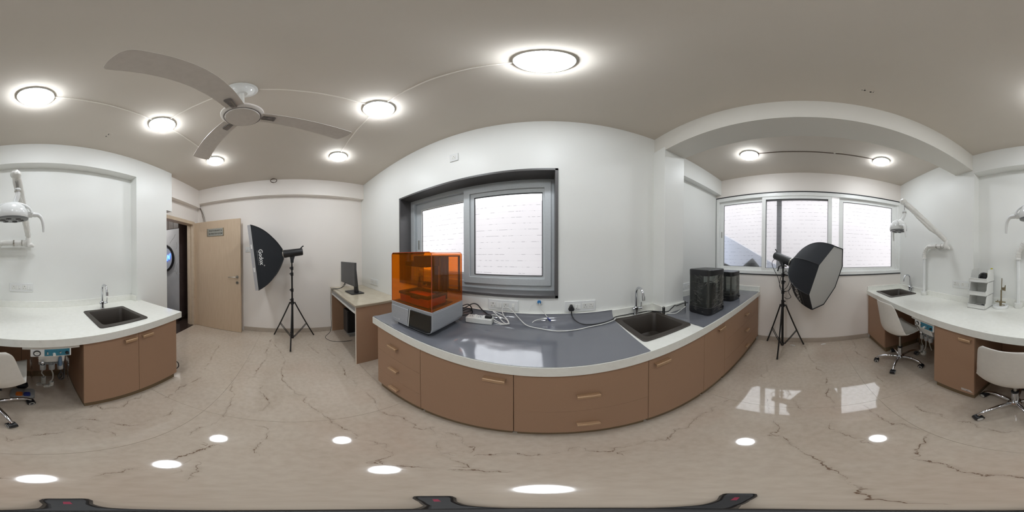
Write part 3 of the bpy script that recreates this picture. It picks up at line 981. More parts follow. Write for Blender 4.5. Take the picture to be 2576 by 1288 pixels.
ZB, ZT = 0.083, 0.80
A = +1
cabinet('three-drawer brown unit at the free end of the window worktop', -1.207, -0.70, A,
        [('drawer', -1.207, -0.70, 0.545, ZT, -0.970, 0.682), ('drawer', -1.207, -0.70, 0.288, 0.545, -0.967, 0.432), ('drawer', -1.207, -0.70, ZB, 0.288, -0.962, 0.178)])
cabinet('brown unit with one wide door between the drawer stacks under the window worktop', -0.70, -0.150, A,
        [('door', -0.70, -0.150, ZB, ZT, -0.236, 0.742)])
cabinet('brown unit with two deep drawers below the middle of the window worktop', -0.150, 0.502, A,
        [('drawer', -0.150, 0.502, 0.418, ZT, 0.178, 0.612), ('drawer', -0.150, 0.502, ZB, 0.418, 0.178, 0.248)])
cabinet('one-door brown sink unit under the large dark sink', 0.502, 1.006, A, [('door', 0.502, 1.006, ZB, ZT, 0.588, 0.745)])
cabinet('narrow one-door brown unit right of the sink unit', 1.006, 1.335, A, [('door', 1.006, 1.335, ZB, ZT, 1.255, 0.752)])
cabinet('three-drawer brown unit in the corner by the wide window', 1.335, 2.453, A,
        [('drawer', 1.335, 2.453, 0.548, ZT, 1.91, 0.676), ('drawer', 1.335, 2.453, 0.300, 0.548, 1.92, 0.44), ('drawer', 1.335, 2.453, ZB, 0.300, 1.92, 0.185)])
B = -1
cabinet('two-door brown sink unit at the doorway end of the lamp worktop', -1.193, -0.308, B,
        [('door', -0.750, -0.308, ZB, ZT, -0.668, 0.765), ('door', -1.193, -0.750, ZB, ZT, -0.828, 0.765)])
mid = cabinet('narrow brown pedestal cabinet between the two white chairs, torn label at its foot', 0.592, 0.994, B,
              [('door', 0.592, 0.994, ZB, ZT, 0.668, 0.765)])
obj('sticker', MB().prism([(0.705, 0.118), (0.705, 0.150), (0.628, 0.150), (0.603, 0.118)], -1.0292, -1.0284, 'y'), 'paper', mid)
obj('scribble', MB().box(0.668, -1.0286, 0.142, 0.677, -1.0280, 0.145).box(0.645, -1.0286, 0.138, 0.651, -1.0280, 0.144)
    .box(0.640, -1.0286, 0.122, 0.664, -1.0280, 0.128).box(0.651, -1.0286, 0.129, 0.660, -1.0280, 0.134), 'print_g', mid)
cabinet('brown sink unit in the corner below the wide window behind a white chair', 1.885, 2.453, B,
        [('door', 1.885, 2.39, ZB, ZT, None, None), ('filler_panel', 2.39, 2.453, ZB, ZT, None, None)])
for lb, a, b in (('brown back panel of the knee space beside the doorway sink unit', -0.306, 0.590), ('brown back panel of the knee space nearest the wide window', 0.996, 1.883)):
    yb = -1.60
    t = thing('back_panel', lb, 'panel', ((a + b) / 2, yb, 0))
    obj('board', MB().box(a, yb, 0.09, b, yb - 0.018, 0.80), 'brown_d', t)
    obj('plinth', MB().box(a, yb - 0.004, 0, b, yb - 0.02, 0.09), 'plinth', t)
    obj('seam', MB().box((a + b) / 2 - 0.0015, yb + 0.0012, 0.09, (a + b) / 2 + 0.0015, yb - 0.001, 0.80), 'hole', t)

# ================================================================== WORKTOPS
SA = (0.742, 1.000, 0.430, 0.448)      # sink in the window worktop: cx, cy, w, d
SCL = (-0.683, -1.322, 0.452, 0.448)
SCR = (2.108, -1.338, 0.460, 0.456)
CUT = 0.03


def cut(s):
    return (s[0] - s[2] / 2 + CUT, s[1] - s[3] / 2 + CUT, s[0] + s[2] / 2 - CUT, s[1] + s[3] / 2 - CUT)


wa = thing('worktop', 'long white quartz worktop under the window, grey sheets on it', 'worktop', (0.6, 0.97, 0.81))
c = cut(SA)
mb = MB().frame(-1.245, 0.668, 0.976, 1.289, c[0], c[1], c[2], c[3], 0.808, TOP)
mb.prism([(0.976, 0.668), (2.454, 0.668), (2.454, 1.469), (1.24, 1.469), (1.24, 1.125), (0.976, 1.125)], 0.808, TOP)
obj('slab', mb, 'quartz', wa)
bs = MB().box(-1.245, 1.268, TOP, 0.957, 1.289, 0.945).box(0.957, 1.107, TOP, 0.976, 1.289, 0.945).box(0.957, 1.107, TOP, 1.258, 1.126, 0.945)
bs.box(1.239, 1.107, TOP, 1.258, 1.469, 0.945).box(1.24, 1.449, TOP, 2.454, 1.469, 0.945).box(2.434, 0.672, TOP, 2.454, 1.469, 0.945)
obj('backsplash', bs, 'quartz', wa, bevel=0.002)

wc = thing('worktop', 'white quartz worktop below the two wrapped lamps, sink at each end', 'worktop', (0.6, -1.35, 0.81))
c1, c2 = cut(SCL), cut(SCR)
mb = MB().frame(-1.245, -1.649, 0.2, -1.005, c1[0], c1[1], c1[2], c1[3], 0.808, TOP).frame(0.2, -1.649, 2.454, -1.005, c2[0], c2[1], c2[2], c2[3], 0.808, TOP)
mb.box(-1.175, -1.779, 0.808, 0.965, -1.649, TOP)
obj('slab', mb, 'quartz', wc)
bs = MB().box(-1.175, -1.779, TOP, 0.965, -1.76, 0.942).box(-1.175, -1.779, TOP, -1.157, -1.65, 0.942).box(-1.245, -1.65, TOP, -1.157, -1.632, 0.875)
bs.box(0.947, -1.779, TOP, 0.965, -1.632, 0.942).box(0.947, -1.649, TOP, 2.454, -1.632, 0.942).box(2.434, -1.649, TOP, 2.454, -1.012, 0.942)
obj('backsplash', bs, 'quartz', wc, bevel=0.002)


def sink(label, s, rim=0.042):
    cx, cy, w, d = s
    t = thing('sink', label, 'sink', (cx, cy, 0.70))
    rings = [rr(cx, cy, w, d, 0.028, TOP + 0.0005), rr(cx, cy, w, d, 0.028, TOP + 0.006), rr(cx, cy, w - 0.006, d - 0.006, 0.026, TOP + 0.009),
             rr(cx, cy, w - 2 * rim, d - 2 * rim, 0.03, TOP + 0.009), rr(cx, cy, w - 2 * rim - 0.010, d - 2 * rim - 0.010, 0.03, TOP + 0.002),
             rr(cx, cy, w - 2 * rim - 0.036, d - 2 * rim - 0.036, 0.045, TOP - 0.17), rr(cx, cy, w - 2 * rim - 0.08, d - 2 * rim - 0.08, 0.05, TOP - 0.185)]
    rings += [rr(cx, cy, 0.05, 0.05, 0.024, TOP - 0.19)]
    obj('basin', MB().loft(rings, False, True), 'sink', t)
    obj('drain', MB().lathe([(0, 0.0), (0.042, 0.0), (0.044, 0.004), (0.03, 0.006), (0.026, 0.002), (0, 0.002)], (cx, cy, TOP - 0.191), 24), 'steel', t)
    return t


sink('large dark granite sink set in the window worktop', SA)
k1 = sink('dark granite sink near the doorway end of the lamp worktop', SCL)
sink('dark granite sink in the corner below the wide window', SCR)


def faucet(label, x, y, dy, lever):
    t = thing('faucet', label, 'faucet', (x, y, TOP))
    obj('base', MB().lathe([(0, 0), (0.024, 0), (0.024, 0.006), (0.019, 0.010), (0.019, 0.045), (0.021, 0.048), (0.021, 0.078), (0.016, 0.084), (0, 0.084)], (x, y, TOP), 20), 'chrome', t)
    pts = [(x, y, TOP + 0.08), (x, y, TOP + 0.215)]
    for k in range(1, 13):
        a = PI * k / 12
        pts.append((x, y + dy * 0.056 * (1 - math.cos(a)), TOP + 0.215 + 0.056 * math.sin(a)))
    pts.append((x, y + dy * 0.118, TOP + 0.195))
    obj('spout', MB().tube(pts, 0.0105, 14), 'chrome', t)
    p0 = pts[-1]
    obj('aerator', MB().tube([(p0[0], p0[1] - dy * 0.002, p0[2] + 0.012), (p0[0], p0[1] + dy * 0.003, p0[2] - 0.026)], 0.0135, 14), 'chrome', t)
    lv = obj('lever', MB().tube([(x - 0.03 * lever, y, TOP + 0.062), (x + 0.058 * lever, y, TOP + 0.062)], 0.012, 14)
             .tube([(x + 0.052 * lever, y, TOP + 0.066), (x + 0.056 * lever, y, TOP + 0.120)], 0.0045, 8), 'chrome', t)
    return t


faucet('chrome gooseneck tap behind the sink in the window worktop', 0.752, 1.246, -1, 1)
faucet('chrome gooseneck tap at the sink near the doorway', -0.684, -1.588, 1, -1)
faucet('chrome gooseneck tap at the corner sink below the wide window', 2.105, -1.606, 1, -1)


# ================================================================== GREY VINYL SHEETS
def sheet_a(u, v):
    y = 0.672 + v * 0.62
    xl = -1.262 + 0.01 * math.sin(9 * v)
    xr = 0.497 + 0.03 * v
    x = xl + (xr - xl) * u
    z = TOP + 0.0028 + 0.0014 * (1 + math.sin(13 * x + 3 * y) * math.sin(9 * y - 2 * x)) * min(1, 6 * v + 0.2)
    z += 0.008 * math.exp(-((x + 1.02) / 0.3) ** 2) * math.exp(-((y - 0.69) / 0.03) ** 2) * (0.6 + 0.4 * math.sin(30 * x))
    z += 0.010 * math.exp(-((x + 0.52) / 0.05) ** 2 - ((y - 0.80 - 0.5 * (x + 0.52)) / 0.10) ** 2)
    yy = y
    if y > 1.17:
        t = (y - 1.17) / 0.122
        a = min(t, 1.0) * PI / 2
        z += 0.074 * (1 - math.cos(a))
        yy = 1.17 + 0.092 * math.sin(a)
    if x < -1.245:
        z -= 0.010 * (-1.245 - x) / 0.017
    return (x, yy, z)


o = obj('vinyl_sheet', MB().grid(120, 60, sheet_a), 'vinyl', smooth=60)
tag(o, 'long glossy grey vinyl sheet left of the sink, turned up at the wall', 'sheet')


def sheet_b(u, v):
    y = 0.676 + v * 0.765
    if u < 0.5:
        x0 = 0.964 + 0.012 * v if y < 1.10 else 1.262
        x1 = 1.30
        x = x0 + (x1 - x0) * u * 2
    else:
        x = 1.30 + (2.41 - 1.30 + 0.02 * v) * (u - 0.5) * 2
    return (x, y, TOP + 0.0026 + 0.0008 * (1 + math.sin(11 * x) * math.sin(13 * y)))


o = obj('vinyl_sheet', MB().grid(60, 40, sheet_b), 'vinyl', smooth=60)
tag(o, 'grey vinyl sheet under the two smoky black boxes', 'sheet')


# ================================================================== WALL SOCKETS AND SWITCHES
def pins(x, z, s, big=False):
    mb = MB()
    k = 1.25 if big else 1.0
    for dx, dz, w, h in ((0, 0.0105, 0.0052, 0.0075), (-0.0098, -0.0085, 0.0046, 0.0046), (0.0098, -0.0085, 0.0046, 0.0046)):
        n = 10
        mb.loft([[(x + dx * k + w * k / 2 * math.cos(2 * PI * i / n), a, z + dz * k + h * k / 2 * math.sin(2 * PI * i / n)) for i in range(n)] for a in (-0.0125, -0.0105)])
    return mb


def wall_plate(label, loc, rz, w, h, mods, cat='wall socket'):
    """Built facing local -y; mods are ('s' socket | 'S' large socket | 'w' switch | 'i' switch with lamp, x offset)."""
    t = thing('wall_plate', label, cat, loc, rz)
    obj('plate', MB().box(-w / 2, -0.009, -h / 2, w / 2, 0.0, h / 2), 'white_g', t, bevel=0.003, local=True)
    for kind, x in mods:
        if kind in 'sS':
            k = obj('socket', MB().box(x - 0.024, -0.011, -0.026, x + 0.024, -0.008, 0.026), 'white_p', t, bevel=0.001, local=True)
            obj('pin_holes', pins(x, 0, 1, kind == 'S'), 'hole', k, local=True)
        else:
            k = obj('switch', MB().prism([(-0.008, 0.021), (-0.0115, 0.021), (-0.0175, -0.021), (-0.008, -0.021)], x - 0.0105, x + 0.0105, 'x'), 'white_p', t, bevel=0.001, local=True)
            if kind == 'i':
                obj('indicator', MB().box(x - 0.002, -0.0178, -0.017, x + 0.002, -0.0155, -0.010), 'ink', k, local=True)
    return t


pA1 = wall_plate('white socket plate behind the white extension block, left of the blue valve', (-0.364, 1.289, 1.002), 0, 0.256, 0.095, [('S', -0.083), ('w', -0.04), ('w', -0.018), ('s', 0.026), ('i', 0.088)])
pA2 = wall_plate('white socket plate holding the triangular black plug', (0.260, 1.289, 1.002), 0, 0.256, 0.093, [('S', -0.075), ('i', -0.034), ('w', -0.010), ('s', 0.040), ('s', 0.088)])
wall_plate('small single socket high on the window wall above the window corner', (-0.829, 1.289, 2.467), 0, 0.092, 0.096, [('s', 0.0)])
wall_plate('white socket plate low on the wall behind the cream desk', (-2.325, 1.289, 0.99), 0, 0.24, 0.095, [('s', -0.06), ('s', 0.045)])
wall_plate('white socket plate in the alcove half hidden by the larger smoky box', (1.64, 1.469, 0.995), 0, 0.256, 0.105, [('s', -0.08), ('w', -0.03), ('i', 0.02), ('s', 0.075)])
wall_plate('white socket plate in the recess left of the tap, below the middle lamp', (0.160, -1.781, 1.098), PI, 0.258, 0.095, [('s', -0.082), ('w', -0.042), ('i', -0.016), ('S', 0.038), ('w', 0.082), ('w', 0.106)])
wall_plate('white socket plate beside the stacked white bins', (1.142, -1.651, 1.093), PI, 0.256, 0.095, [('S', -0.085), ('w', -0.046), ('w', -0.022), ('s', 0.032), ('w', 0.080), ('w', 0.103)])
wall_plate('white switch plate between the door and the tall softbox', (-2.819, -0.78, 1.55), PI / 2, 0.085, 0.088, [('w', -0.012), ('w', 0.014)], 'switch')

# water valve with hose
v = thing('water_valve', 'blue-capped water outlet on a clear disc under the window', 'valve', (-0.068, 1.289, 1.046))
mt = basis((-0.068, 1.289, 1.046), (1, 0, 0), (0, 0, 1), (0, -1, 0))
obj('disc', MB().lathe([(0, 0), (0.031, 0), (0.031, 0.003), (0, 0.003)], (0, 0, 0), 8, mt), 'wrap', v)
obj('cap', MB().lathe([(0, 0.003), (0.015, 0.003), (0.015, 0.014), (0.010, 0.018), (0, 0.018)], (0, 0, 0), 16, mt), 'blue', v)
obj('hose', MB().tube(spline([(-0.068, 1.268, 1.044), (-0.055, 1.262, 1.005), (-0.030, 1.255, 0.965), (-0.006, 1.246, 0.930), (0.004, 1.236, 0.915)]), 0.0035, 8), 'cable_w', v)
obj('connector', MB().tube([(-0.004, 1.240, 0.925), (0.022, 1.226, 0.903)], 0.0055, 10), 'navy', v)
obj('hose_tail', MB().tube(spline([(0.0, 1.236, 0.918), (-0.04, 1.225, 0.92), (-0.09, 1.21, 0.913), (-0.115, 1.19, 0.900)]), 0.003, 8), 'cable_w', v)

# black plug and cable, white cable, extension block
cb = thing('power_cable', 'black power cable with triangular plug, running past the sink to the big smoky box', 'cable', (0.185, 1.27, 1.0))
obj('plug', MB().loft([[(0.185 + 0.026 * k * math.sin(2 * PI * i / 3 + a), y, 0.992 + 0.032 * k * math.cos(2 * PI * i / 3 + a)) for i in range(3) for a in (-0.28, 0.28)] for y, k in ((1.279, 1.0), (1.262, 1.0), (1.250, 0.72))]), 'black', cb, bevel=0.003)
obj('cord', MB().tube(spline([(0.185, 1.262, 0.968), (0.188, 1.255, 0.935), (0.205, 1.22, 0.905), (0.25, 1.17, 0.889), (0.32, 1.15, 0.884), (0.42, 1.165, 0.885), (0.50, 1.185, 0.893), (0.545, 1.225, 0.893), (0.66, 1.255, 0.885),
                              (0.72, 1.256, 0.886), (0.80, 1.25, 0.884), (0.90, 1.235, 0.883), (0.975, 1.09, 0.90), (1.02, 1.07, 0.93), (1.07, 1.08, 0.945), (1.10, 1.085, 0.935), (1.16, 1.06, 0.95), (1.20, 1.03, 0.96)]), 0.0045, 8), 'cable_b', cb)
wcab = thing('white_cable', 'thin white cable lying along the back of the grey sheet from the extension block', 'cable', (0.2, 1.2, 0.88))
obj('cord', MB().tube(spline([(-0.40, 1.165, 0.892), (-0.34, 1.15, 0.884), (-0.30, 1.17, 0.884), (-0.30, 1.21, 0.892), (-0.36, 1.22, 0.915), (-0.42, 1.22, 0.93), (-0.44, 1.20, 0.92), (-0.37, 1.17, 0.893),
                              (-0.31, 1.155, 0.886), (-0.29, 1.19, 0.886), (-0.34, 1.23, 0.925), (-0.43, 1.235, 0.955), (-0.40, 1.225, 0.935), (-0.33, 1.18, 0.890), (-0.285, 1.165, 0.886), (-0.30, 1.20, 0.892), (-0.345, 1.225, 0.94), (-0.355, 1.24, 0.985),
                              (-0.32, 1.245, 1.0), (-0.275, 1.24, 0.975), (-0.22, 1.22, 0.922), (-0.15, 1.16, 0.888), (-0.05, 1.12, 0.882), (0.06, 1.08, 0.882), (0.18, 1.085, 0.882),
                              (0.30, 1.12, 0.882), (0.42, 1.145, 0.883), (0.51, 1.175, 0.890), (0.56, 1.24, 0.884), (0.66, 1.262, 0.882), (0.80, 1.262, 0.882), (0.93, 1.22, 0.882), (0.985, 1.09, 0.881), (1.04, 1.04, 0.882), (1.10, 1.04, 0.895), (1.17, 1.03, 0.925)]), 0.0038, 8), 'cable_w', wcab)
ex = thing('extension_block', 'white extension socket block on the grey sheet beside the orange printer', 'extension socket', (-0.515, 1.155, TOP), 0)
mt = Matrix.Translation((-0.515, 1.158, TOP + 0.006)) @ rotm(z=0.10)
obj('body', MB().box(-0.105, -0.042, 0, 0.105, 0.042, 0.046).xf(mt), 'white_p', ex, bevel=0.005)
for k, x in enumerate((-0.066, 0.0)):
    kk = obj('socket', MB().box(x - 0.024, -0.026, 0.045, x + 0.024, 0.026, 0.0475).xf(mt), 'white_g', ex)
    obj('pin_holes', pins(0, 0, 1).xf(Matrix.Translation((x, 0, 0.037)) @ rotm(x=-PI / 2)).xf(mt), 'hole', kk)
for x in (-0.035, 0.032):
    obj('switch', MB().prism([(-0.018, 0.046), (0.018, 0.046), (0.018, 0.058), (-0.018, 0.049)], x - 0.010, x + 0.010, 'x').xf(mt), 'white_p', ex, bevel=0.001)
obj('plug', MB().prism([(-0.024, -0.022), (0.024, -0.022), (0.03, 0.0), (0.012, 0.026), (-0.012, 0.026)], 0.046, 0.068).xf(mt @ Matrix.Translation((0.070, 0, 0))), 'black', ex, bevel=0.003)
pc = thing('printer_cable', 'black cables curling behind the orange printer to the extension block', 'cable', (-0.60, 1.20, 0.88))
obj('cord', MB().tube(spline([(-0.452, 1.175, 0.945), (-0.47, 1.21, 0.935), (-0.50, 1.245, 0.930), (-0.54, 1.252, 0.955), (-0.58, 1.25, 0.995), (-0.62, 1.24, 1.0), (-0.66, 1.20, 0.975), (-0.70, 1.15, 0.95)]), 0.0048, 8), 'cable_b', pc)
obj('cord', MB().tube(spline([(-0.70, 1.17, 0.93), (-0.655, 1.215, 0.955), (-0.625, 1.235, 0.945), (-0.62, 1.235, 0.915), (-0.65, 1.22, 0.90), (-0.70, 1.17, 0.90)]), 0.0045, 8), 'cable_b', pc)
obj('cord', MB().tube(spline([(-0.70, 1.15, 0.98), (-0.66, 1.22, 0.995), (-0.635, 1.24, 0.97), (-0.635, 1.24, 0.935), (-0.70, 1.17, 0.915)]), 0.0045, 8), 'cable_b', pc)

# ================================================================== ORANGE RESIN PRINTER
pr = thing('resin_printer', 'desktop resin printer with orange see-through cover and grey base', '3D printer', (-0.855, 0.92, TOP), 0)
px0, px1, py0, py1 = -1.063, -0.642, 0.742, 1.112
pz0, pz1, pz2 = 0.893, 1.055, 1.448
poly = []
R_ = 0.05
for (cx_, cz_, a0) in ((px1 - 0.012, pz1 - 0.004, 0), (px0 + 0.012, pz1 - 0.004, PI / 2), (px0 + R_, pz0 + R_, PI), (px1 - R_, pz0 + R_, 1.5 * PI)):
    r_ = 0.004 if cz_ > 1 else R_
    if cz_ > 1:
        cx_ = px1 - r_ if cx_ > -0.85 else px0 + r_
    for k in range(7):
        a = a0 + PI / 2 * k / 6
        poly.append((cx_ + r_ * math.cos(a), cz_ + r_ * math.sin(a)))
base = obj('base_housing', MB().prism(poly, py0 + 0.004, py1, 'y'), 'base_g', pr, bevel=0.003)
obj('front_panel', MB().prism([(px0 + 0.003, pz1 - 0.022), (-0.858, pz1 - 0.022), (-0.868, pz0 + 0.004), (px0 + 0.05, pz0 + 0.004), (px0 + 0.022, pz0 + 0.014), (px0 + 0.006, pz0 + 0.035)], py0 - 0.002, py0 + 0.006, 'y'), 'base_g', base, bevel=0.002)
obj('recess_strip', MB().prism([(-0.858, pz1 - 0.014), (-0.842, pz1 - 0.014), (-0.856, pz0 + 0.004), (-0.868, pz0 + 0.004)], py0 + 0.001, py0 + 0.006, 'y'), 'gasket', base)
obj('touch_screen', MB().prism([(-0.838, pz1 - 0.016), (px1 - 0.008, pz1 - 0.016), (px1 - 0.010, pz0 + 0.045), (px1 - 0.018, pz0 + 0.018), (px1 - 0.045, pz0 + 0.008), (-0.856, pz0 + 0.008)], py0 - 0.003, py0 + 0.006, 'y'), 'screen', base, bevel=0.002)
obj('screen_edge', MB().prism([(-0.8445, pz1 - 0.012), (-0.839, pz1 - 0.012), (-0.857, pz0 + 0.006), (-0.8625, pz0 + 0.006)], py0 - 0.003, py0 + 0.005, 'y'), 'alu_w', base)
tm = text_mesh('formlabs', 0.0155)
tm.xf(basis((-1.005, py0 - 0.0025, 0.927), (1, 0, 0), (0, 0, 1), (0, -1, 0)))
obj('lettering', tm, 'print_w', base, smooth=0)
obj('logo_mark', MB().prism([(-0.966, 0.921), (-0.958, 0.921), (-0.956, 0.935), (-0.962, 0.931), (-0.968, 0.935)], py0 - 0.0027, py0 - 0.0018, 'y'), 'print_w', base)
obj('deck', MB().loft([rr((px0 + px1) / 2, (py0 + py1) / 2, px1 - px0 - 0.002, py1 - py0, 0.008, pz1 - 0.002), rr((px0 + px1) / 2, (py0 + py1) / 2, px1 - px0 - 0.002, py1 - py0, 0.008, pz1 + 0.008)]), 'base_g', pr, bevel=0.001)
obj('rubber_foot', MB().box(px0 + 0.06, py0 + 0.02, TOP + 0.005, px1 - 0.05, py0 + 0.05, pz0 + 0.004), 'black', pr)
obj('rubber_foot', MB().box(px0 + 0.06, py1 - 0.06, TOP + 0.005, px1 - 0.05, py1 - 0.03, pz0 + 0.004), 'black', pr)
cvx0, cvx1, cvy0, cvy1, cr = px0 + 0.004, px1 - 0.004, py0 + 0.004, py1 - 0.004, 0.022
prof = []
for k in range(7):
    a = PI / 2 * k / 6
    prof.append((cvx1 - cr + cr * math.cos(a), pz2 - cr + cr * math.sin(a)))
for k in range(7):
    a = PI / 2 + PI / 2 * k / 6
    prof.append((cvx0 + cr + cr * math.cos(a), pz2 - cr + cr * math.sin(a)))
prof = [(cvx1, pz1 + 0.008)] + prof + [(cvx0, pz1 + 0.008)]
cv = MB().loft([[(a, y, b) for a, b in prof] for y in (cvy0, cvy1)], True, True, closed=False)
cover = obj('orange_cover', cv, 'orange', pr, smooth=50)
edge = MB().tube([(a, cvy0, b) for a, b in prof], 0.0022, 6).tube([(a, cvy1, b) for a, b in prof], 0.0018, 6)
obj('cover_edge', edge, tinted('orange acrylic edge', (0.8, 0.20, 0.05, 1), haze=((0.62, 0.12, 0.06, 1), 0.7)), cover)
tw = obj('z_tower', MB().box(-0.905, 1.035, pz1, -0.775, 1.095, 1.425), 'black', pr, bevel=0.006)
obj('rail', MB().box(-0.885, 1.015, pz1 + 0.03, -0.87, 1.036, 1.41).box(-0.81, 1.015, pz1 + 0.03, -0.795, 1.036, 1.41), 'steel', tw)
obj('platform_arm', MB().prism([(-1.035, 1.338), (-0.80, 1.338), (-0.80, 1.425), (-0.935, 1.425), (-0.935, 1.385), (-1.035, 1.385)], 0.86, 1.02, 'y'), 'black', pr, bevel=0.008)
obj('homing_knob', MB().lathe([(0.008, 0), (0.016, 0), (0.016, 0.02), (0.008, 0.02), (0.008, 0)], (0, 0, 0), 18, basis((-0.962, 1.03, 1.186), (1, 0, 0), (0, 0, 1), (0, -1, 0))).box(-0.945, 1.03, 1.165, -0.82, 1.05, 1.20), 'black', pr)
obj('rear_frame', MB().frame(-0.775, pz1 + 0.09, -0.655, 1.425, -0.765, pz1 + 0.10, -0.670, 1.415, 1.085, 1.10, 'y'), 'black', pr, bevel=0.003)
tank = obj('resin_tank', MB().frame(-1.012, 0.775, -0.70, 0.985, -0.985, 0.80, -0.735, 0.955, 1.128, 1.150), 'black', pr, bevel=0.006)
obj('tank_tray', MB().box(-1.005, 0.785, 1.068, -0.71, 0.98, 1.128), mat('orange tray', (206, 96, 40), 0.3, noise=(20, (196, 88, 36), 0.2)), tank, bevel=0.004)
obj('tank_handle', MB().box(-0.855, 0.755, 1.125, -0.775, 0.79, 1.146), 'black', tank, bevel=0.006)
obj('tank_carrier', MB().box(-1.03, 0.775, pz1 + 0.006, -0.68, 1.03, 1.068), 'black', pr, bevel=0.004)


# ================================================================== SMOKY CURING BOXES
def curing_box(label, x0, x1, y0, y1, z1, hb, seed, inner):
    t = thing('curing_box', label, 'curing machine', ((x0 + x1) / 2, (y0 + y1) / 2, TOP))
    cx, cy, w, d = (x0 + x1) / 2, (y0 + y1) / 2, x1 - x0, y1 - y0
    z0 = TOP + 0.006
    bs_ = obj('base', MB().loft([rr(cx, cy, w - 0.012, d - 0.012, 0.05, z0), rr(cx, cy, w, d, 0.05, z0 + 0.008), rr(cx, cy, w, d, 0.05, z0 + hb)]), 'black', t, bevel=0.002)
    obj('knob', MB().lathe([(0, 0), (0.015, 0), (0.013, 0.014), (0, 0.014)], (0, 0, 0), 20, basis((x1 - 0.07, y0, z0 + hb * 0.55), (1, 0, 0), (0, 0, 1), (0, -1, 0))), 'black_g', bs_)
    obj('dial_ring', MB().lathe([(0.015, 0), (0.021, 0), (0.021, 0.003), (0.015, 0.003)], (0, 0, 0), 20, basis((x1 - 0.07, y0, z0 + hb * 0.55), (1, 0, 0), (0, 0, 1), (0, -1, 0))), 'monitor', bs_)
    sh = obj('smoky_cover', MB().loft([rr(cx, cy, w - 0.004, d - 0.004, 0.05, z) for z in (z0 + hb, z1 - 0.055)], False, False), 'smoke', t, smooth=60)
    obj('lid', MB().loft([rr(cx, cy, w - 0.003, d - 0.003, 0.05, z1 - 0.055), rr(cx, cy, w - 0.002, d - 0.002, 0.05, z1 - 0.006), rr(cx, cy, w - 0.014, d - 0.014, 0.046, z1)]), 'black', t)
    obj('post', MB().box(cx - 0.02, y1 - 0.05, z0 + hb, cx + 0.05, y1 - 0.02, z1 - 0.055), 'black', t)
    for sx in (x0 + 0.035, x1 - 0.035):
        obj('corner_tube', MB().tube([(sx, y0 + 0.035, z0 + hb), (sx, y0 + 0.035, z1 - 0.055)], 0.010, 10), 'grey_p', t)
    if inner:
        bk = obj('basket', MB().loft([rr(cx - 0.005, cy, 0.15, 0.13, 0.02, z0 + hb + 0.015), rr(cx - 0.005, cy, 0.16, 0.14, 0.02, z0 + hb + 0.20)], True, False), 'mesh_g', t)
        obj('basket_arm', MB().tube(spline([(cx - 0.08, cy - 0.03, z0 + hb + 0.20), (cx - 0.04, cy - 0.05, z0 + hb + 0.235), (cx + 0.05, cy - 0.05, z0 + hb + 0.21)]), 0.004, 8), 'steel', bk)
        obj('turntable', MB().lathe([(0, 0), (0.075, 0), (0.075, 0.008), (0, 0.008)], (cx, cy, z0 + hb), 24), 'monitor', t)
    else:
        obj('turntable', MB().lathe([(0, 0), (0.07, 0), (0.07, 0.012), (0, 0.012)], (cx, cy, z0 + hb), 24), 'monitor', t)
    rnd = random.Random(seed)
    wr = MB()
    zt, zb = z1 - 0.06, z0 + 0.02
    for k in range(300 if inner else 170):
        zz = zb + (zt - zb) * rnd.random() ** (0.8 if rnd.random() < 0.5 else 1.3)
        a0 = rnd.uniform(0.14, 0.95) * w + x0
        ln = rnd.uniform(0.008, 0.07)
        sl_ = rnd.gauss(0.12, 0.28)
        cv_ = rnd.uniform(-0.006, 0.006)
        q4 = (0, 0.25, 0.5, 0.75, 1.0)
        if rnd.random() < 0.86:
            pts = [(a0 + ln * q, y0 - 0.0032, zz + sl_ * ln * q + cv_ * math.sin(PI * q)) for q in q4 if a0 + ln * q < x1 - 0.045]
        else:
            b0 = rnd.uniform(y0 + 0.06, y1 - 0.1)
            pts = [(x0 - 0.0032, b0 + ln * q, zz + sl_ * ln * q + cv_ * math.sin(PI * q)) for q in q4]
        if len(pts) > 1:
            r_ = rnd.uniform(0.00025, 0.0008)
            wr.tube(pts, [r_ * (0.3 + 0.7 * math.sin(PI * (i + 0.5) / len(pts))) for i in range(len(pts))], 4)
    w_ = obj('wrap_creases', wr, 'cable_g', t)  # highlights on the crinkled film, drawn as pale grey threads
    w_['kind'] = 'stuff'
    return t


curing_box('larger smoky black box wrapped in clear film, nearer the sink', 1.176, 1.474, 0.765, 1.018, 1.300, 0.072, 3, True)
curing_box('smaller smoky black box wrapped in film, nearer the wide window', 1.724, 1.984, 0.805, 1.03, 1.234, 0.066, 5, False)

# ================================================================== DESK, MONITOR, PC
dk = thing('desk', 'brown-sided computer desk with cream marble top in the corner', 'desk', (-2.25, 0.98, 0))
tp = obj('desk_top', MB().box(-2.819, 0.672, 0.846, -1.655, 1.288, 0.862), 'stonetop', dk, bevel=0.003)
obj('top_layer', MB().box(-2.819, 0.684, 0.826, -1.667, 1.288, 0.845), 'stonetop', dk, bevel=0.003)
obj('side_panel', MB().box(-1.70, 0.692, 0, -1.678, 1.28, 0.826), 'brown', dk, bevel=0.001)
obj('side_panel', MB().box(-2.815, 0.692, 0, -2.793, 1.28, 0.826), 'brown', dk, bevel=0.001)
obj('edge_band', MB().box(-1.7, 0.6895, 0, -1.678, 0.6925, 0.826), 'conduit', dk)
obj('edge_band', MB().box(-2.815, 0.6895, 0, -2.793, 0.6925, 0.826), 'conduit', dk)
obj('keyboard_tray', MB().box(-2.78, 0.700, 0.742, -1.712, 1.10, 0.760).box(-2.78, 0.700, 0.760, -1.712, 0.716, 0.815), 'grey_p', dk, bevel=0.001)
obj('tray_lip', MB().box(-2.78, 0.690, 0.738, -1.712, 0.702, 0.764), 'alu_w', dk, bevel=0.001)
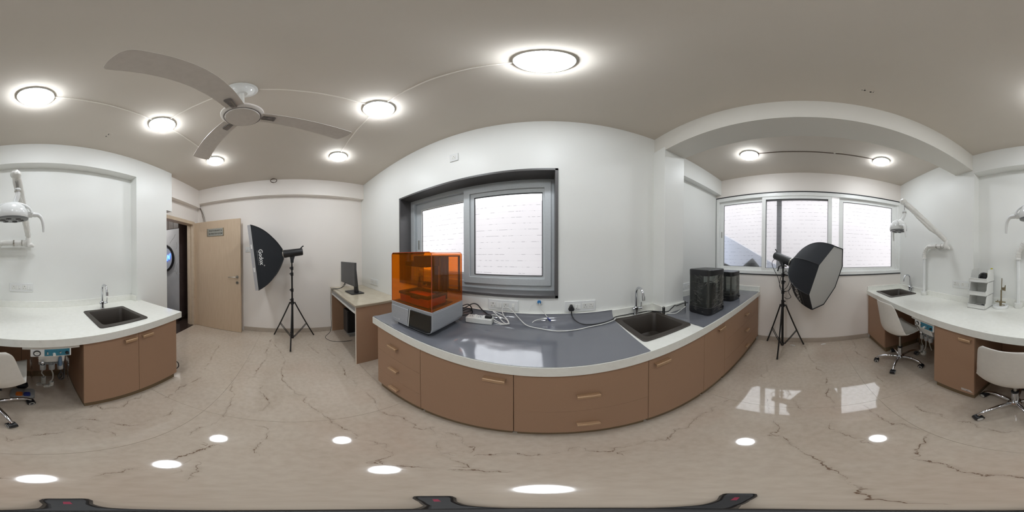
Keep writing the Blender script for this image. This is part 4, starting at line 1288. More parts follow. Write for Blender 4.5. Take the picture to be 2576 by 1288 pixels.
obj('runner', MB().box(-1.712, 0.698, 0.72, -1.70, 1.10, 0.82), 'alu_w', dk)
obj('runner', MB().box(-2.793, 0.698, 0.72, -2.781, 1.10, 0.82), 'alu_w', dk)
obj('footrest', MB().box(-2.30, 0.93, 0.045, -1.70, 1.10, 0.063).box(-1.72, 0.93, 0, -1.70, 1.10, 0.045), 'brown_d', dk)

mo = thing('monitor', 'dark grey computer monitor on the cream desk', 'monitor', (-2.40, 0.93, 0.862))
obj('screen_back', MB().box(-0.275, -0.012, 0.112, 0.275, 0.014, 0.462), 'monitor', mo, bevel=0.004, local=True)
obj('screen', MB().box(-0.268, -0.0135, 0.124, 0.268, -0.0115, 0.455), mat('screen face', (70, 71, 72), 0.25, noise=(6, (66, 67, 68), 0.2)), mo, local=True)
obj('stand', MB().prism([(0.018, 0.012), (0.070, 0.012), (0.035, 0.36), (0.012, 0.36)], 0.035, 0.10, 'x').xf(Matrix.Translation((0.135, 0, 0))), 'black', mo, bevel=0.006, local=True)
obj('foot', MB().prism([(-0.08, -0.10), (0.16, -0.10), (0.18, -0.08), (0.18, 0.10), (-0.04, 0.10), (-0.08, 0.06)], 0.001, 0.016).xf(Matrix.Translation((0.11, 0.03, 0))), 'black', mo, bevel=0.004, local=True)
mo.rotation_euler = (0, 0, math.radians(4))
mo.location = (-2.425, 0.868, 0.862)
pcw = thing('pc_tower', 'black computer tower standing under the desk', 'computer', (-2.52, 1.0, 0))
obj('case', MB().box(-2.66, 0.875, 0.075, -2.47, 1.24, 0.50), 'black', pcw, bevel=0.006)
obj('front_bezel', MB().box(-2.655, 0.862, 0.08, -2.475, 0.876, 0.495), 'monitor', pcw, bevel=0.004)
obj('stand_board', MB().box(-2.68, 0.87, 0.055, -2.44, 1.25, 0.073).box(-2.66, 0.90, 0, -2.64, 1.22, 0.055).box(-2.48, 0.90, 0, -2.46, 1.22, 0.055), 'grey_p', pcw, bevel=0.002)
kc = thing('monitor_cable', 'thin black cables from the monitor down the left front of the desk to the floor', 'cable', (-2.70, 0.70, 0))
obj('cord', MB().tube(spline([(-2.50, 0.845, 0.975), (-2.54, 0.80, 0.905), (-2.60, 0.75, 0.875), (-2.66, 0.70, 0.868), (-2.70, 0.668, 0.855), (-2.715, 0.660, 0.78), (-2.75, 0.665, 0.62), (-2.755, 0.668, 0.45), (-2.735, 0.662, 0.30), (-2.745, 0.668, 0.15), (-2.735, 0.655, 0.04),
                              (-2.68, 0.60, 0.005), (-2.55, 0.52, 0.005), (-2.40, 0.58, 0.005), (-2.33, 0.75, 0.005), (-2.30, 0.88, 0.02)]), 0.0035, 7), 'cable_b', kc)
obj('cord', MB().tube(spline([(-2.46, 0.845, 0.975), (-2.49, 0.80, 0.915), (-2.55, 0.75, 0.882), (-2.60, 0.70, 0.868), (-2.625, 0.668, 0.86), (-2.62, 0.66, 0.83)]), 0.0042, 7), 'cable_b', kc)
obj('connector', MB().tube([(-2.50, 0.848, 0.985), (-2.515, 0.828, 0.948)], 0.007, 8), 'black', kc)


# ================================================================== WRAPPED DENTAL LAMPS ON THE WORKTOP
def dental_lamp(label, bx, by, ex, ez, jx, jy, end, head, neck, hz=0.0):
    t = thing('dental_lamp', label, 'lamp', (bx, by, TOP))
    obj('base_ring', MB().lathe([(0, 0), (0.046, 0), (0.048, 0.004), (0.048, 0.046), (0.045, 0.052), (0, 0.052)], (bx, by, TOP + 0.001), 28), 'white_p', t)
    obj('post', MB().tube([(bx, by, TOP + 0.03), (bx, by, 1.46)], 0.0205, 18), 'white_g', t)
    sg = -1 if ex < bx else 1
    pth = spline([(bx, by, 1.405), (bx, by, 1.45), (bx + sg * 0.012, by, 1.505), (bx + sg * 0.045, by, 1.55), (ex, by, ez), (ex + sg * 0.05, by, ez + 0.006), (jx - sg * 0.10, jy, ez + 0.004), (jx - sg * 0.02, jy, ez + 0.004)], 6)
    rad = [0.030 + 0.0022 * math.sin(i * 1.7) for i in range(len(pth))]
    rad[0] = 0.034
    obj('elbow_sleeve', MB().tube(pth, rad, 16), 'wrap', t)
    obj('tape_band', MB().tube([(jx - sg * 0.16, by, ez + 0.004), (jx - sg * 0.145, by, ez + 0.004)], 0.0335, 16).tube([(jx - sg * 0.07, jy, ez + 0.004), (jx - sg * 0.063, jy, ez + 0.004)], 0.0335, 16), 'steel', t)
    jt = Vector((jx, jy, ez + 0.02))
    obj('joint', MB().tube([jt + Vector((0, 0, -0.055)), jt + Vector((0, 0, -0.02)), jt + Vector((0, 0, 0.035)), jt + Vector((0, 0, 0.05))], [0.026, 0.031, 0.028, 0.016], 14)
        .tube([jt + Vector((sg * 0.0, 0, -0.03)), jt + Vector((sg * 0.035, 0.0, -0.04)), jt + Vector((sg * 0.06, 0.0, -0.055))], [0.03, 0.024, 0.01], 10), 'wrap', t)
    E_ = Vector(end)
    a0 = jt + Vector((0, 0, 0.045))
    d = (E_ - a0)
    L_ = d.length
    n = 22
    pts = [a0 + d * (i / n) for i in range(n + 1)]
    rad = [(0.030 + 0.008 * (i / n)) * (1 + 0.035 * math.sin(i * 2.3)) for i in range(n + 1)]
    rad[0] = 0.022
    rad[-1] = 0.030
    obj('spring_arm', MB().tube(pts, rad, 16), 'wrap', t)
    obj('loose_film', MB().tube([a0 + d * 0.18 + Vector((0, 0, -0.025)), a0 + d * 0.4 + Vector((0, 0, -0.040)), a0 + d * 0.7 + Vector((0, 0, -0.036)), a0 + d * 0.92 + Vector((0, 0, -0.02))], [0.006, 0.024, 0.02, 0.006], 10), 'wrap', t)
    dn = d.normalized()
    kn = E_ + dn * 0.02
    obj('arm_cap', MB().sphere(kn, (0.042, 0.042, 0.040), 14, 8).tube([kn + Vector((0, 0, 0.0)), kn + dn * 0.03 + Vector((0, 0, 0.015))], [0.036, 0.020], 10), 'wrap', t)
    N = Vector(neck)
    side = Vector((dn.y, -dn.x, 0)).normalized() * 0.009
    rd = MB()
    for s in (-1, 0, 1):
        rd.tube([E_ + side * s + Vector((0, 0, -0.02)), Vector((N.x, N.y, N.z + 0.10)) + side * s], 0.0042, 8)
    obj('rods', rd, 'chrome', t)
    Hc = Vector(head)
    nk = spline([(N.x, N.y, N.z + 0.115), (N.x, N.y, N.z + 0.06), (N.x * 0.6 + Hc.x * 0.4, N.y * 0.6 + Hc.y * 0.4, N.z + 0.0), (Hc.x * 0.8 + N.x * 0.2, Hc.y * 0.8 + N.y * 0.2, Hc.z + 0.115)], 6)
    obj('neck', MB().tube(nk, [0.019] * len(nk), 14).lathe([(0, 0), (0.024, 0), (0.024, 0.010), (0, 0.010)], (N.x, N.y, N.z + 0.10), 18), 'white_g', t)
    obj('neck_cuff', MB().lathe([(0.0235, 0), (0.0252, 0.002), (0.0252, 0.006), (0.0235, 0.008)], (N.x, N.y, N.z + 0.085), 18), 'steel', t)
    T = Matrix.Translation(Hc) @ rotm(z=hz)

    def oval(rx, ry, z, m=28):
        return [(rx * math.cos(2 * PI * k / m), ry * math.sin(2 * PI * k / m) * (1 - 0.08 * math.cos(2 * PI * k / m) ** 2), z) for k in range(m)]
    hd_ = obj('lamp_head', MB().loft([oval(0.124, 0.098, 0.0), oval(0.130, 0.103, 0.014), oval(0.126, 0.099, 0.05), oval(0.108, 0.084, 0.088), oval(0.07, 0.056, 0.114), oval(0.02, 0.018, 0.123)]).xf(T), 'white_g', t, smooth=60)
    obj('lamp_underside', MB().loft([oval(0.126, 0.100, 0.0), oval(0.122, 0.096, -0.010), oval(0.110, 0.084, -0.014)]).xf(T), 'led_g', hd_)
    for k in range(6):
        a = 2 * PI * k / 6 + 0.3
        obj('lens', MB().lathe([(0, 0), (0.022, 0), (0.019, -0.006), (0, -0.009)], T @ Vector((0.0713 * math.cos(a), 0.05 * math.sin(a), -0.0135)), 16), 'lens', hd_)
    yk = []
    for k in range(13):
        a = PI * k / 12
        yk.append(Vector((0.150 * math.cos(a), 0.03, 0.03 + 0.085 * math.sin(a))))
    obj('yoke', MB().tube([T @ q for q in yk], 0.010, 10), 'white_g', t)
    for s in (-1, 1):
        h = obj('handle', MB().tube([T @ Vector(q) for q in ((s * 0.118, 0, 0.028), (s * 0.150, 0, 0.028), (s * 0.153, 0, 0.028), (s * 0.172, 0, 0.026))], [0.024, 0.024, 0.019, 0.018], 14)
                .tube([T @ q for q in spline([(s * 0.165, 0, 0.026), (s * 0.198, 0, 0.022), (s * 0.222, -0.002, -0.005), (s * 0.233, -0.006, -0.055), (s * 0.236, -0.010, -0.105)], 5)],
                      [0.0185 - 0.0005 * i for i in range(21)], 12), 'white_g', t)
    return t


dental_lamp('film-wrapped white lamp standing in the wall recess, its round base near the lab stand', 0.445, -1.712, 0.385, 1.578, 0.078, -1.712, (0.143, -1.19, 2.075), (0.178, -1.20, 1.724), (0.132, -1.185, 1.85))
dental_lamp('film-wrapped white lamp beside the corner sink and wide window, head over the chair', 1.755, -1.600, 1.672, 1.572, 1.345, -1.600, (1.585, -1.12, 2.10), (1.615, -1.055, 1.745), (1.573, -1.112, 1.875), math.radians(-16))


# ================================================================== DELIVERY UNITS UNDER THE WORKTOP
def coil(p0, p1, r, turns, n=10):
    a, b = Vector(p0), Vector(p1)
    d = (b - a)
    u = d.orthogonal().normalized()
    w = d.normalized().cross(u)
    return [a + d * (i / (turns * n)) + (u * math.cos(2 * PI * i / n) + w * math.sin(2 * PI * i / n)) * r for i in range(turns * n + 1)]


def delivery_unit(label, cx, blue):
    y = -1.03
    t = thing('delivery_unit', label, 'dental unit', (cx, y - 0.08, 0.55))

    def X(d):           # d to the left of someone facing the wall
        return cx + d
    obj('mounting_plate', MB().box(X(0.182), y + 0.002, 0.775, X(-0.186 if blue else -0.138), y - 0.30, 0.807), 'white_p', t, bevel=0.002)
    bd = obj('housing', MB().box(X(0.130), y, 0.708, X(-0.130), y - 0.16, 0.776), 'white_g', t, bevel=0.004)
    mt = basis((X(0.088), y, 0.744), (-1, 0, 0), (0, 0, 1), (0, 1, 0))
    g = obj('gauge', MB().lathe([(0.018, 0), (0.024, 0), (0.024, 0.008), (0.019, 0.010), (0.018, 0.004)], (0, 0, 0), 24, mt), 'black', bd)
    obj('gauge_face', MB().lathe([(0, 0), (0.0185, 0), (0.0185, 0.005), (0, 0.005)], (0, 0, 0), 24, mt), 'white_p', g)
    obj('needle', MB().box(X(0.083), y + 0.005, 0.742, X(0.094), y + 0.006, 0.7435), 'ink', g)
    pl = obj('control_panel', MB().box(X(0.041), y - 0.002, 0.716, X(-0.120), y + 0.0025, 0.776), 'teal', bd, bevel=0.001)
    for dx, dz, r, m_, ln in ((0.022, 0.747, 0.006, 'chrome', 0.02), (-0.020, 0.735, 0.0105, 'white_p', 0.022), (-0.058, 0.752, 0.0055, 'chrome', 0.018), (-0.102, 0.742, 0.012, 'black', 0.016)):
        mk = basis((X(dx), y, dz), (-1, 0, 0), (0, 0, 1), (0, 1, 0))
        obj('knob', MB().lathe([(0, 0), (r, 0), (r * 0.9, ln), (0, ln)], (0, 0, 0), 16, mk), m_, pl)
    mk = basis((X(0.022), y + 0.003, 0.757), (-1, 0, 0), (0, 0, 1), (0, 1, 0))
    obj('toggle', MB().lathe([(0, 0), (0.005, 0), (0.004, 0.015), (0, 0.015)], (0, 0, 0), 12, mk), 'chrome', pl)
    obj('lower_box', MB().prism([(y - 0.005, 0.708), (y - 0.15, 0.708), (y - 0.15, 0.63), (y - 0.035, 0.63)], X(-0.090), X(0.078), 'x'), 'white_p', t, bevel=0.003)
    obj('holder_bar', MB().box(X(0.078), y - 0.05, 0.595, X(-0.090), y - 0.07, 0.635), 'grey_p', t, bevel=0.002)
    for i, dx in enumerate((0.052, -0.006, -0.062)):
        hm = MB()
        ring = []
        for k in range(15):
            a = -PI * 0.30 + (PI * 1.6) * k / 14 - PI * 0.5
            ring.append((X(dx) + 0.023 * math.cos(a + PI), y - 0.035 + 0.023 * math.sin(a + PI)))
        hm.loft([[(p[0], p[1], z) for p in ring] + [(X(dx) + (p[0] - X(dx)) * 0.72, y - 0.035 + (p[1] - y + 0.035) * 0.72, z) for p in ring[::-1]] for z in (0.562, 0.612)])
        obj('holder', hm, 'grey_p', t, bevel=0.001)
    sy = MB().tube([(X(0.052), y - 0.03, 0.555), (X(0.052), y - 0.03, 0.612), (X(0.052), y - 0.024, 0.632)], [0.007, 0.011, 0.010], 12).sphere((X(0.052), y - 0.018, 0.640), 0.0145, 14, 8)
    sy.tube([(X(0.054), y - 0.018, 0.648), (X(0.066), y + 0.004, 0.678), (X(0.083), y + 0.014, 0.708)], [0.0045, 0.003, 0.0018], 8)
    obj('syringe', sy, 'chrome', t)
    obj('syringe_hose', MB().tube(spline([(X(0.052), y - 0.03, 0.556), (X(0.058), y - 0.03, 0.52), (X(0.046), y - 0.03, 0.492), (X(0.046), y - 0.03, 0.475)], 6), 0.0045, 8)
        .tube(coil((X(0.046), y - 0.03, 0.475), (X(0.048), y - 0.03, 0.40), 0.0125, 9), 0.0042, 6).tube(coil((X(0.050), y - 0.03, 0.395), (X(0.085), y - 0.04, 0.375), 0.0125, 5), 0.0042, 6), 'cable_g', t)
    obj('tip_hose', MB().tube(spline([(X(-0.006), y - 0.03, 0.60), (X(-0.006), y - 0.028, 0.556), (X(-0.014), y - 0.02, 0.51), (X(-0.010), y - 0.015, 0.46), (X(0.006), y - 0.01, 0.435), (X(-0.004), y - 0.01, 0.425)], 6), 0.005, 8)
        .tube(coil((X(-0.004), y - 0.012, 0.43), (X(-0.002), y - 0.012, 0.385), 0.0115, 6), 0.0042, 6).tube(coil((X(0.002), y - 0.012, 0.382), (X(0.042), y - 0.02, 0.372), 0.0115, 6), 0.0042, 6), 'cable_g', t)
    if blue:
        obj('handpiece', MB().tube([(X(-0.062), y - 0.034, 0.555), (X(-0.062), y - 0.032, 0.59), (X(-0.061), y - 0.022, 0.62), (X(-0.060), y - 0.012, 0.70)], [0.008, 0.0165, 0.0155, 0.010], 14), 'steelblue', t)
        obj('handpiece_tip', MB().tube([(X(-0.060), y - 0.012, 0.70), (X(-0.060), y - 0.006, 0.735), (X(-0.061), y + 0.004, 0.752)], [0.0075, 0.006, 0.008], 10), 'steel', t)
        obj('motor_cord', MB().tube(spline([(X(-0.062), y - 0.034, 0.556), (X(-0.066), y - 0.034, 0.52), (X(-0.052), y - 0.03, 0.49), (X(-0.056), y - 0.03, 0.45), (X(-0.072), y - 0.03, 0.435), (X(-0.088), y - 0.03, 0.455), (X(-0.090), y - 0.034, 0.52), (X(-0.088), y - 0.05, 0.60)], 6), 0.006, 8)
            .tube(spline([(X(-0.066), y - 0.034, 0.53), (X(-0.080), y - 0.034, 0.49), (X(-0.066), y - 0.03, 0.455), (X(-0.056), y - 0.03, 0.44)], 6), 0.006, 8), 'black', t)
    else:
        obj('motor_cord', MB().tube(spline([(X(-0.062), y - 0.034, 0.60), (X(-0.066), y - 0.02, 0.56), (X(-0.056), y - 0.03, 0.52), (X(-0.060), y - 0.05, 0.45)], 6), 0.005, 8), 'cable_g', t)
    wb_ = obj('water_bottle', MB().lathe([(0, 0), (0.036, 0), (0.038, 0.01), (0.038, 0.12), (0.014, 0.15), (0.014, 0.20), (0, 0.20)], (X(-0.105 if not blue else 0.10), y - 0.10, 0.50), 20), 'film' if blue else 'grey_p', t)
    bag = MB()
    rb = random.Random(4)
    rings = []
    for j in range(9):
        z = 0.70 - 0.04 * j * (1.0 if blue else 1.15)
        rr_ = [(X(0.0) + (0.13 + 0.008 * rb.uniform(-1, 1)) * math.cos(2 * PI * k / 24), y - 0.09 + (0.085 + 0.006 * rb.uniform(-1, 1)) * math.sin(2 * PI * k / 24), z) for k in range(24)]
        rings.append(rr_)
    bag.loft(rings, False, False)
    obj('clear_bag', bag, 'film', t, smooth=60)
    return t


delivery_unit('dental delivery unit with blue handpiece, hung under the worktop beside the doorway sink unit', -0.095, True)
delivery_unit('dental delivery unit with blue panel and loose grey hoses, hung beside the pedestal cabinet', 1.135, False)


# ================================================================== CHAIRS
def chair_shell():
    prof = spline([(0.236, 0.436), (0.232, 0.456), (0.205, 0.470), (0.12, 0.466), (0.0, 0.456), (-0.10, 0.456), (-0.165, 0.480), (-0.205, 0.545), (-0.226, 0.63), (-0.243, 0.73), (-0.262, 0.83), (-0.275, 0.892)], 4)
    n = len(prof) - 1

    def fn(u, v):
        i = v * n
        k = min(int(i), n - 1)
        c = prof[k].lerp(prof[k + 1], i - k)
        yb, zb = c[0], c[1]
        hw = 0.232
        if v < 0.06:
            hw = 0.205 + 0.45 * v
        if v > 0.55:
            hw = 0.232 - 0.080 * ((v - 0.55) / 0.45) ** 1.35
        e = 0.0
        s = 2 * u - 1
        if v > 0.90:
            hw *= 1 - 0.14 * ((v - 0.90) / 0.10) ** 4
        seat = max(0.0, min(1.0, (0.62 - v) / 0.22))
        back = 1 - seat
        w3 = abs(s) ** 2.6
        x = hw * s
        lift = 0.055 * (0.35 + 0.65 * min(1, v / 0.3))
        z = zb + seat * lift * w3 + back * (-0.012) * w3
        y = yb + back * ((0.088 - 0.045 * max(0.0, (v - 0.7) / 0.3)) * abs(s) ** 2.0)
        blend = 1 - abs(2 * min(max((v - 0.38) / 0.3, 0), 1) - 1)
        z += 0.03 * blend * w3
        return (x, y, z)
    return MB().grid(28, 44, fn)


def make_chair(label, loc, rz):
    t = thing('swivel_chair', label, 'chair', (0, 0, 0), 0, None)
    sh = obj('seat_shell', chair_shell(), 'shell', t, local=True, smooth=70)
    so = sh.modifiers.new('solid', 'SOLIDIFY')
    so.thickness = 0.007
    so.offset = 0
    bv = sh.modifiers.new('bevel', 'BEVEL')
    bv.width = 0.002
    bv.segments = 2
    bv.angle_limit = math.radians(50)
    obj('seat_mount', MB().box(-0.09, -0.09, 0.425, 0.09, 0.09, 0.452).lathe([(0, 0), (0.035, 0), (0.03, 0.05), (0, 0.05)], (0, 0, 0.385), 18), 'black', t, bevel=0.004, local=True)
    obj('gas_lift', MB().lathe([(0, 0), (0.014, 0), (0.014, 0.20), (0, 0.20)], (0, 0, 0.24), 18), 'steel', t, local=True)
    obj('column', MB().lathe([(0, 0), (0.026, 0), (0.027, 0.14), (0.028, 0.15), (0.022, 0.155), (0, 0.155)], (0, 0, 0.10), 20), 'chrome', t, local=True)
    obj('column_collar', MB().lathe([(0, 0), (0.0285, 0), (0.0285, 0.014), (0.018, 0.02), (0, 0.02)], (0, 0, 0.25), 20), 'black', t, local=True)
    obj('hub', MB().lathe([(0, 0), (0.030, 0), (0.046, 0.012), (0.050, 0.03), (0.040, 0.045), (0, 0.045)], (0, 0, 0.076), 24), 'chrome', t, local=True)
    for k in range(5):
        a = math.radians(90 + 72 * k)
        R_ = rotm(z=a - PI / 2)
        pts = [R_ @ q for q in spline([(0, 0.02, 0.098), (0, 0.09, 0.116), (0, 0.17, 0.117), (0, 0.235, 0.100), (0, 0.272, 0.070)], 5)]
        lg = obj('leg', MB().tube(pts, [0.017 - 0.0002 * i for i in range(len(pts))], 12), 'chrome', t, local=True)
        cs = obj('caster', MB().tube([R_ @ Vector((0.010, 0.272, 0.027)), R_ @ Vector((0.025, 0.272, 0.027))], 0.026, 18).tube([R_ @ Vector((-0.025, 0.272, 0.027)), R_ @ Vector((-0.010, 0.272, 0.027))], 0.026, 18)
                 .tube([R_ @ Vector((0, 0.272, 0.03)), R_ @ Vector((0, 0.272, 0.066))], 0.012, 10)
                 .loft([[R_ @ Vector((sx, 0.272 + 0.031 * math.cos(q), 0.03 + 0.031 * math.sin(q))) for q in [PI * i / 8 * 1.15 - 0.2 for i in range(9)]] + [R_ @ Vector((sx, 0.25, 0.03))] for sx in (-0.024, 0.024)]), 'black', lg, local=True)
        rg = MB()
        for sx in (-0.0255, 0.0255):
            mt_ = R_ @ basis((sx, 0.272, 0.027), (0, 1, 0), (0, 0, 1), (1, 0, 0))
            rg.lathe([(0.0155, -0.001), (0.020, -0.001), (0.020, 0.001), (0.0155, 0.001), (0.0155, -0.001)], (0, 0, 0), 20, mt_)
        obj('caster_ring', rg, 'white_p', lg, local=True)
    t.location = loc
    t.rotation_euler = (0, 0, rz)
    return t


ch1 = make_chair('white shell swivel chair right beside the narrow pedestal cabinet, its back to the room', (0.292, -1.048, 0), PI + math.radians(2))
ch2 = copy_tree(ch1)
ch2['label'] = 'white shell swivel chair in front of the corner sink unit, turned sideways'
ch2.location = (1.580, -1.068, 0)
ch2.rotation_euler = (0, 0, PI + math.radians(5))
for c_ in [q for q in bpy.data.objects if q.parent == ch2]:
    if c_.name.startswith(('seat_shell', 'seat_mount')):
        c_.location.z += 0.05                      # gas lift set higher on this one

# foot pedals
fp = thing('foot_pedal', 'grey foot control with orange and blue buttons behind the chair beside the doorway unit', 'foot pedal', (0.09, -1.27, 0))
obj('pedal_base', MB().loft([rr(0.105, -1.275, 0.19, 0.14, 0.03, 0.001), rr(0.105, -1.275, 0.19, 0.14, 0.03, 0.03), rr(0.105, -1.275, 0.17, 0.12, 0.03, 0.038)]), 'grey_p', fp)
obj('button', MB().loft([rr(0.128, -1.245, 0.055, 0.055, 0.015, 0.036), rr(0.128, -1.245, 0.05, 0.05, 0.014, 0.052)]), 'orange_b', fp)
obj('button', MB().loft([rr(0.068, -1.245, 0.055, 0.055, 0.015, 0.036), rr(0.068, -1.245, 0.05, 0.05, 0.014, 0.052)]), 'navy', fp)
obj('air_pedal', MB().lathe([(0, 0), (0.055, 0), (0.05, 0.035), (0.03, 0.05), (0, 0.05)], (0.12, -1.42, 0.001), 24), 'black', fp)
fp2 = thing('foot_pedal', 'dark round foot control on the floor beside the pedestal cabinet', 'foot pedal', (1.12, -1.36, 0))
obj('pedal_base', MB().lathe([(0, 0), (0.062, 0), (0.060, 0.02), (0, 0.024)], (1.11, -1.33, 0.001), 24), 'black', fp2)
obj('pedal_top', MB().lathe([(0, 0), (0.05, 0), (0.045, 0.02), (0, 0.028)], (1.11, -1.33, 0.024), 24), 'monitor', fp2)

# ================================================================== ON THE LAMP WORKTOP
for i, (lb, y0, z0) in enumerate((('lowest of the three stacked white bins, tools inside', -1.487, TOP + 0.002), ('middle one of the three stacked white bins', -1.508, TOP + 0.144), ('topmost of the three stacked white bins, shiny black visor inside', -1.529, TOP + 0.286))):
    x0, x1, d, h = 0.738, 0.948, 0.205, 0.140
    t = thing('storage_bin', lb, 'bin', ((x0 + x1) / 2, y0 - d / 2, z0), 0, 'stacked white storage bins')
    sd = [(y0, 0.0), (y0, 0.046)]
    for k in range(1, 8):
        a = PI / 2 * k / 7
        sd.append((y0 - 0.022 - 0.03 * (1 - math.cos(a)) * 0.6 - 0.004, 0.052 + (h - 0.062) * (k / 7)))
    sd += [(y0 - 0.062, h), (y0 - d, h), (y0 - d, 0.0)]
    sd = [(a, b + z0) for a, b in sd]
    for xs0 in (x0, x1 - 0.004):
        obj('side', MB().prism(sd, xs0, xs0 + 0.004, 'x'), 'white_p', t, bevel=0.0015)
    obj('back', MB().box(x0, y0 - d, z0, x1, y0 - d + 0.004, z0 + h), 'white_p', t)
    obj('floor', MB().box(x0, y0 - d, z0, x1, y0, z0 + 0.004), 'white_p', t)
    obj('front_lip', MB().box(x0, y0 - 0.004, z0, x1, y0, z0 + 0.046).box(x0 - 0.003, y0 - 0.006, z0 + 0.042, x1 + 0.003, y0 + 0.004, z0 + 0.047), 'white_p', t, bevel=0.0012)
    obj('stack_rail', MB().box(x0 - 0.002, y0 - d, z0 + 0.001, x0 + 0.004, y0 - 0.07, z0 + 0.005).box(x1 - 0.004, y0 - d, z0 + 0.001, x1 + 0.002, y0 - 0.07, z0 + 0.005), 'grey_p', t)
vz = TOP + 0.290
vi = thing('black_visor', 'shiny black rounded visor lying in the topmost white bin', 'visor', (0.775, -1.61, vz))
vm = MB()
rings = []
for j, (r, z) in enumerate(((0.040, 0.001), (0.055, 0.012), (0.062, 0.04), (0.056, 0.075), (0.034, 0.098), (0.008, 0.104))):
    rings.append([(0.806 + r * 0.98 * math.cos(2 * PI * k / 9 + 0.2 * j), -1.60 + r * math.sin(2 * PI * k / 9 + 0.2 * j), vz + z) for k in range(9)])
vm.loft(rings)
obj('visor_shell', vm, 'black_g', vi, smooth=25)
obj('strap', MB().tube(spline([(0.84, -1.58, vz + 0.006), (0.875, -1.56, vz + 0.008), (0.90, -1.575, vz + 0.006), (0.86, -1.60, vz + 0.006)]), 0.006, 8), 'black', vi)
bt = thing('dropper_bottle', 'small clear bottle with a yellow cap behind the topmost bin contents', 'bottle', (0.755, -1.700, vz))
obj('bottle_body', MB().lathe([(0, 0), (0.017, 0), (0.018, 0.004), (0.018, 0.095), (0.010, 0.112), (0.010, 0.12), (0, 0.12)], (0.757, -1.705, vz), 18), 'wrap', bt)
obj('cap', MB().lathe([(0, 0), (0.0135, 0), (0.0125, 0.026), (0, 0.026)], (0.757, -1.705, vz + 0.119), 18), 'yellow', bt)
tl = thing('pliers', 'dark reddish hand tool lying in the lowest white bin', 'tool', (0.83, -1.55, TOP + 0.006))
obj('handles', MB().tube(spline([(0.905, -1.53, TOP + 0.013), (0.86, -1.545, TOP + 0.020), (0.81, -1.55, TOP + 0.026)]), 0.006, 8).tube(spline([(0.90, -1.56, TOP + 0.013), (0.86, -1.56, TOP + 0.024), (0.81, -1.552, TOP + 0.028)]), 0.006, 8), 'rust', tl)
obj('jaws', MB().tube([(0.815, -1.551, TOP + 0.027), (0.79, -1.55, TOP + 0.034), (0.768, -1.546, TOP + 0.030)], [0.009, 0.012, 0.006], 10), 'black', tl)
t2 = thing('impression_tray', 'dark small tool lying in the middle white bin', 'tool', (0.80, -1.57, TOP + 0.148))
obj('body', MB().tube(spline([(0.86, -1.545, TOP + 0.158), (0.82, -1.55, TOP + 0.168), (0.78, -1.556, TOP + 0.160)]), [0.010 + 0.004 * math.sin(i * 0.4) for i in range(17)], 10), 'black', t2)
obj('frame', MB().box(0.765, -1.572, TOP + 0.150, 0.80, -1.548, TOP + 0.170), 'monitor', t2, bevel=0.003)
st = thing('lab_stand', 'brass lab stand with clamp on a round white base, beside the white bins', 'lab stand', (0.628, -1.655, TOP))
obj('base', MB().lathe([(0, 0), (0.084, 0), (0.088, 0.008), (0.086, 0.022), (0.072, 0.027), (0.066, 0.020), (0, 0.018)], (0.628, -1.653, TOP + 0.001), 40), 'white_g', st)
obj('socket', MB().tube([(0.628, -1.653, TOP + 0.016), (0.628, -1.653, TOP + 0.055)], 0.014, 14).tube([(0.63, -1.653, TOP + 0.034), (0.575, -1.645, TOP + 0.034)], 0.005, 8), 'brass', st)
obj('cross_arm', MB().tube([(0.685, -1.650, TOP + 0.064), (0.572, -1.652, TOP + 0.066)], [0.007, 0.008], 8).box(0.612, -1.664, TOP + 0.052, 0.640, -1.642, TOP + 0.074).tube([(0.66, -1.65, TOP + 0.064), (0.66, -1.65, TOP + 0.083)], 0.006, 8), 'brass', st)
obj('rod', MB().tube([(0.623, -1.655, TOP + 0.06), (0.621, -1.655, TOP + 0.200)], 0.0085, 10).tube([(0.619, -1.655, TOP + 0.19), (0.614, -1.655, TOP + 0.332)], 0.0048, 10), 'brass', st)
obj('clamp', MB().prism([(0.612, 1.10), (0.585, 1.102), (0.576, 1.128), (0.572, 1.126), (0.574, 1.062), (0.585, 1.068), (0.608, 1.07)], -1.664, -1.646, 'y'), 'brass', st, bevel=0.002)


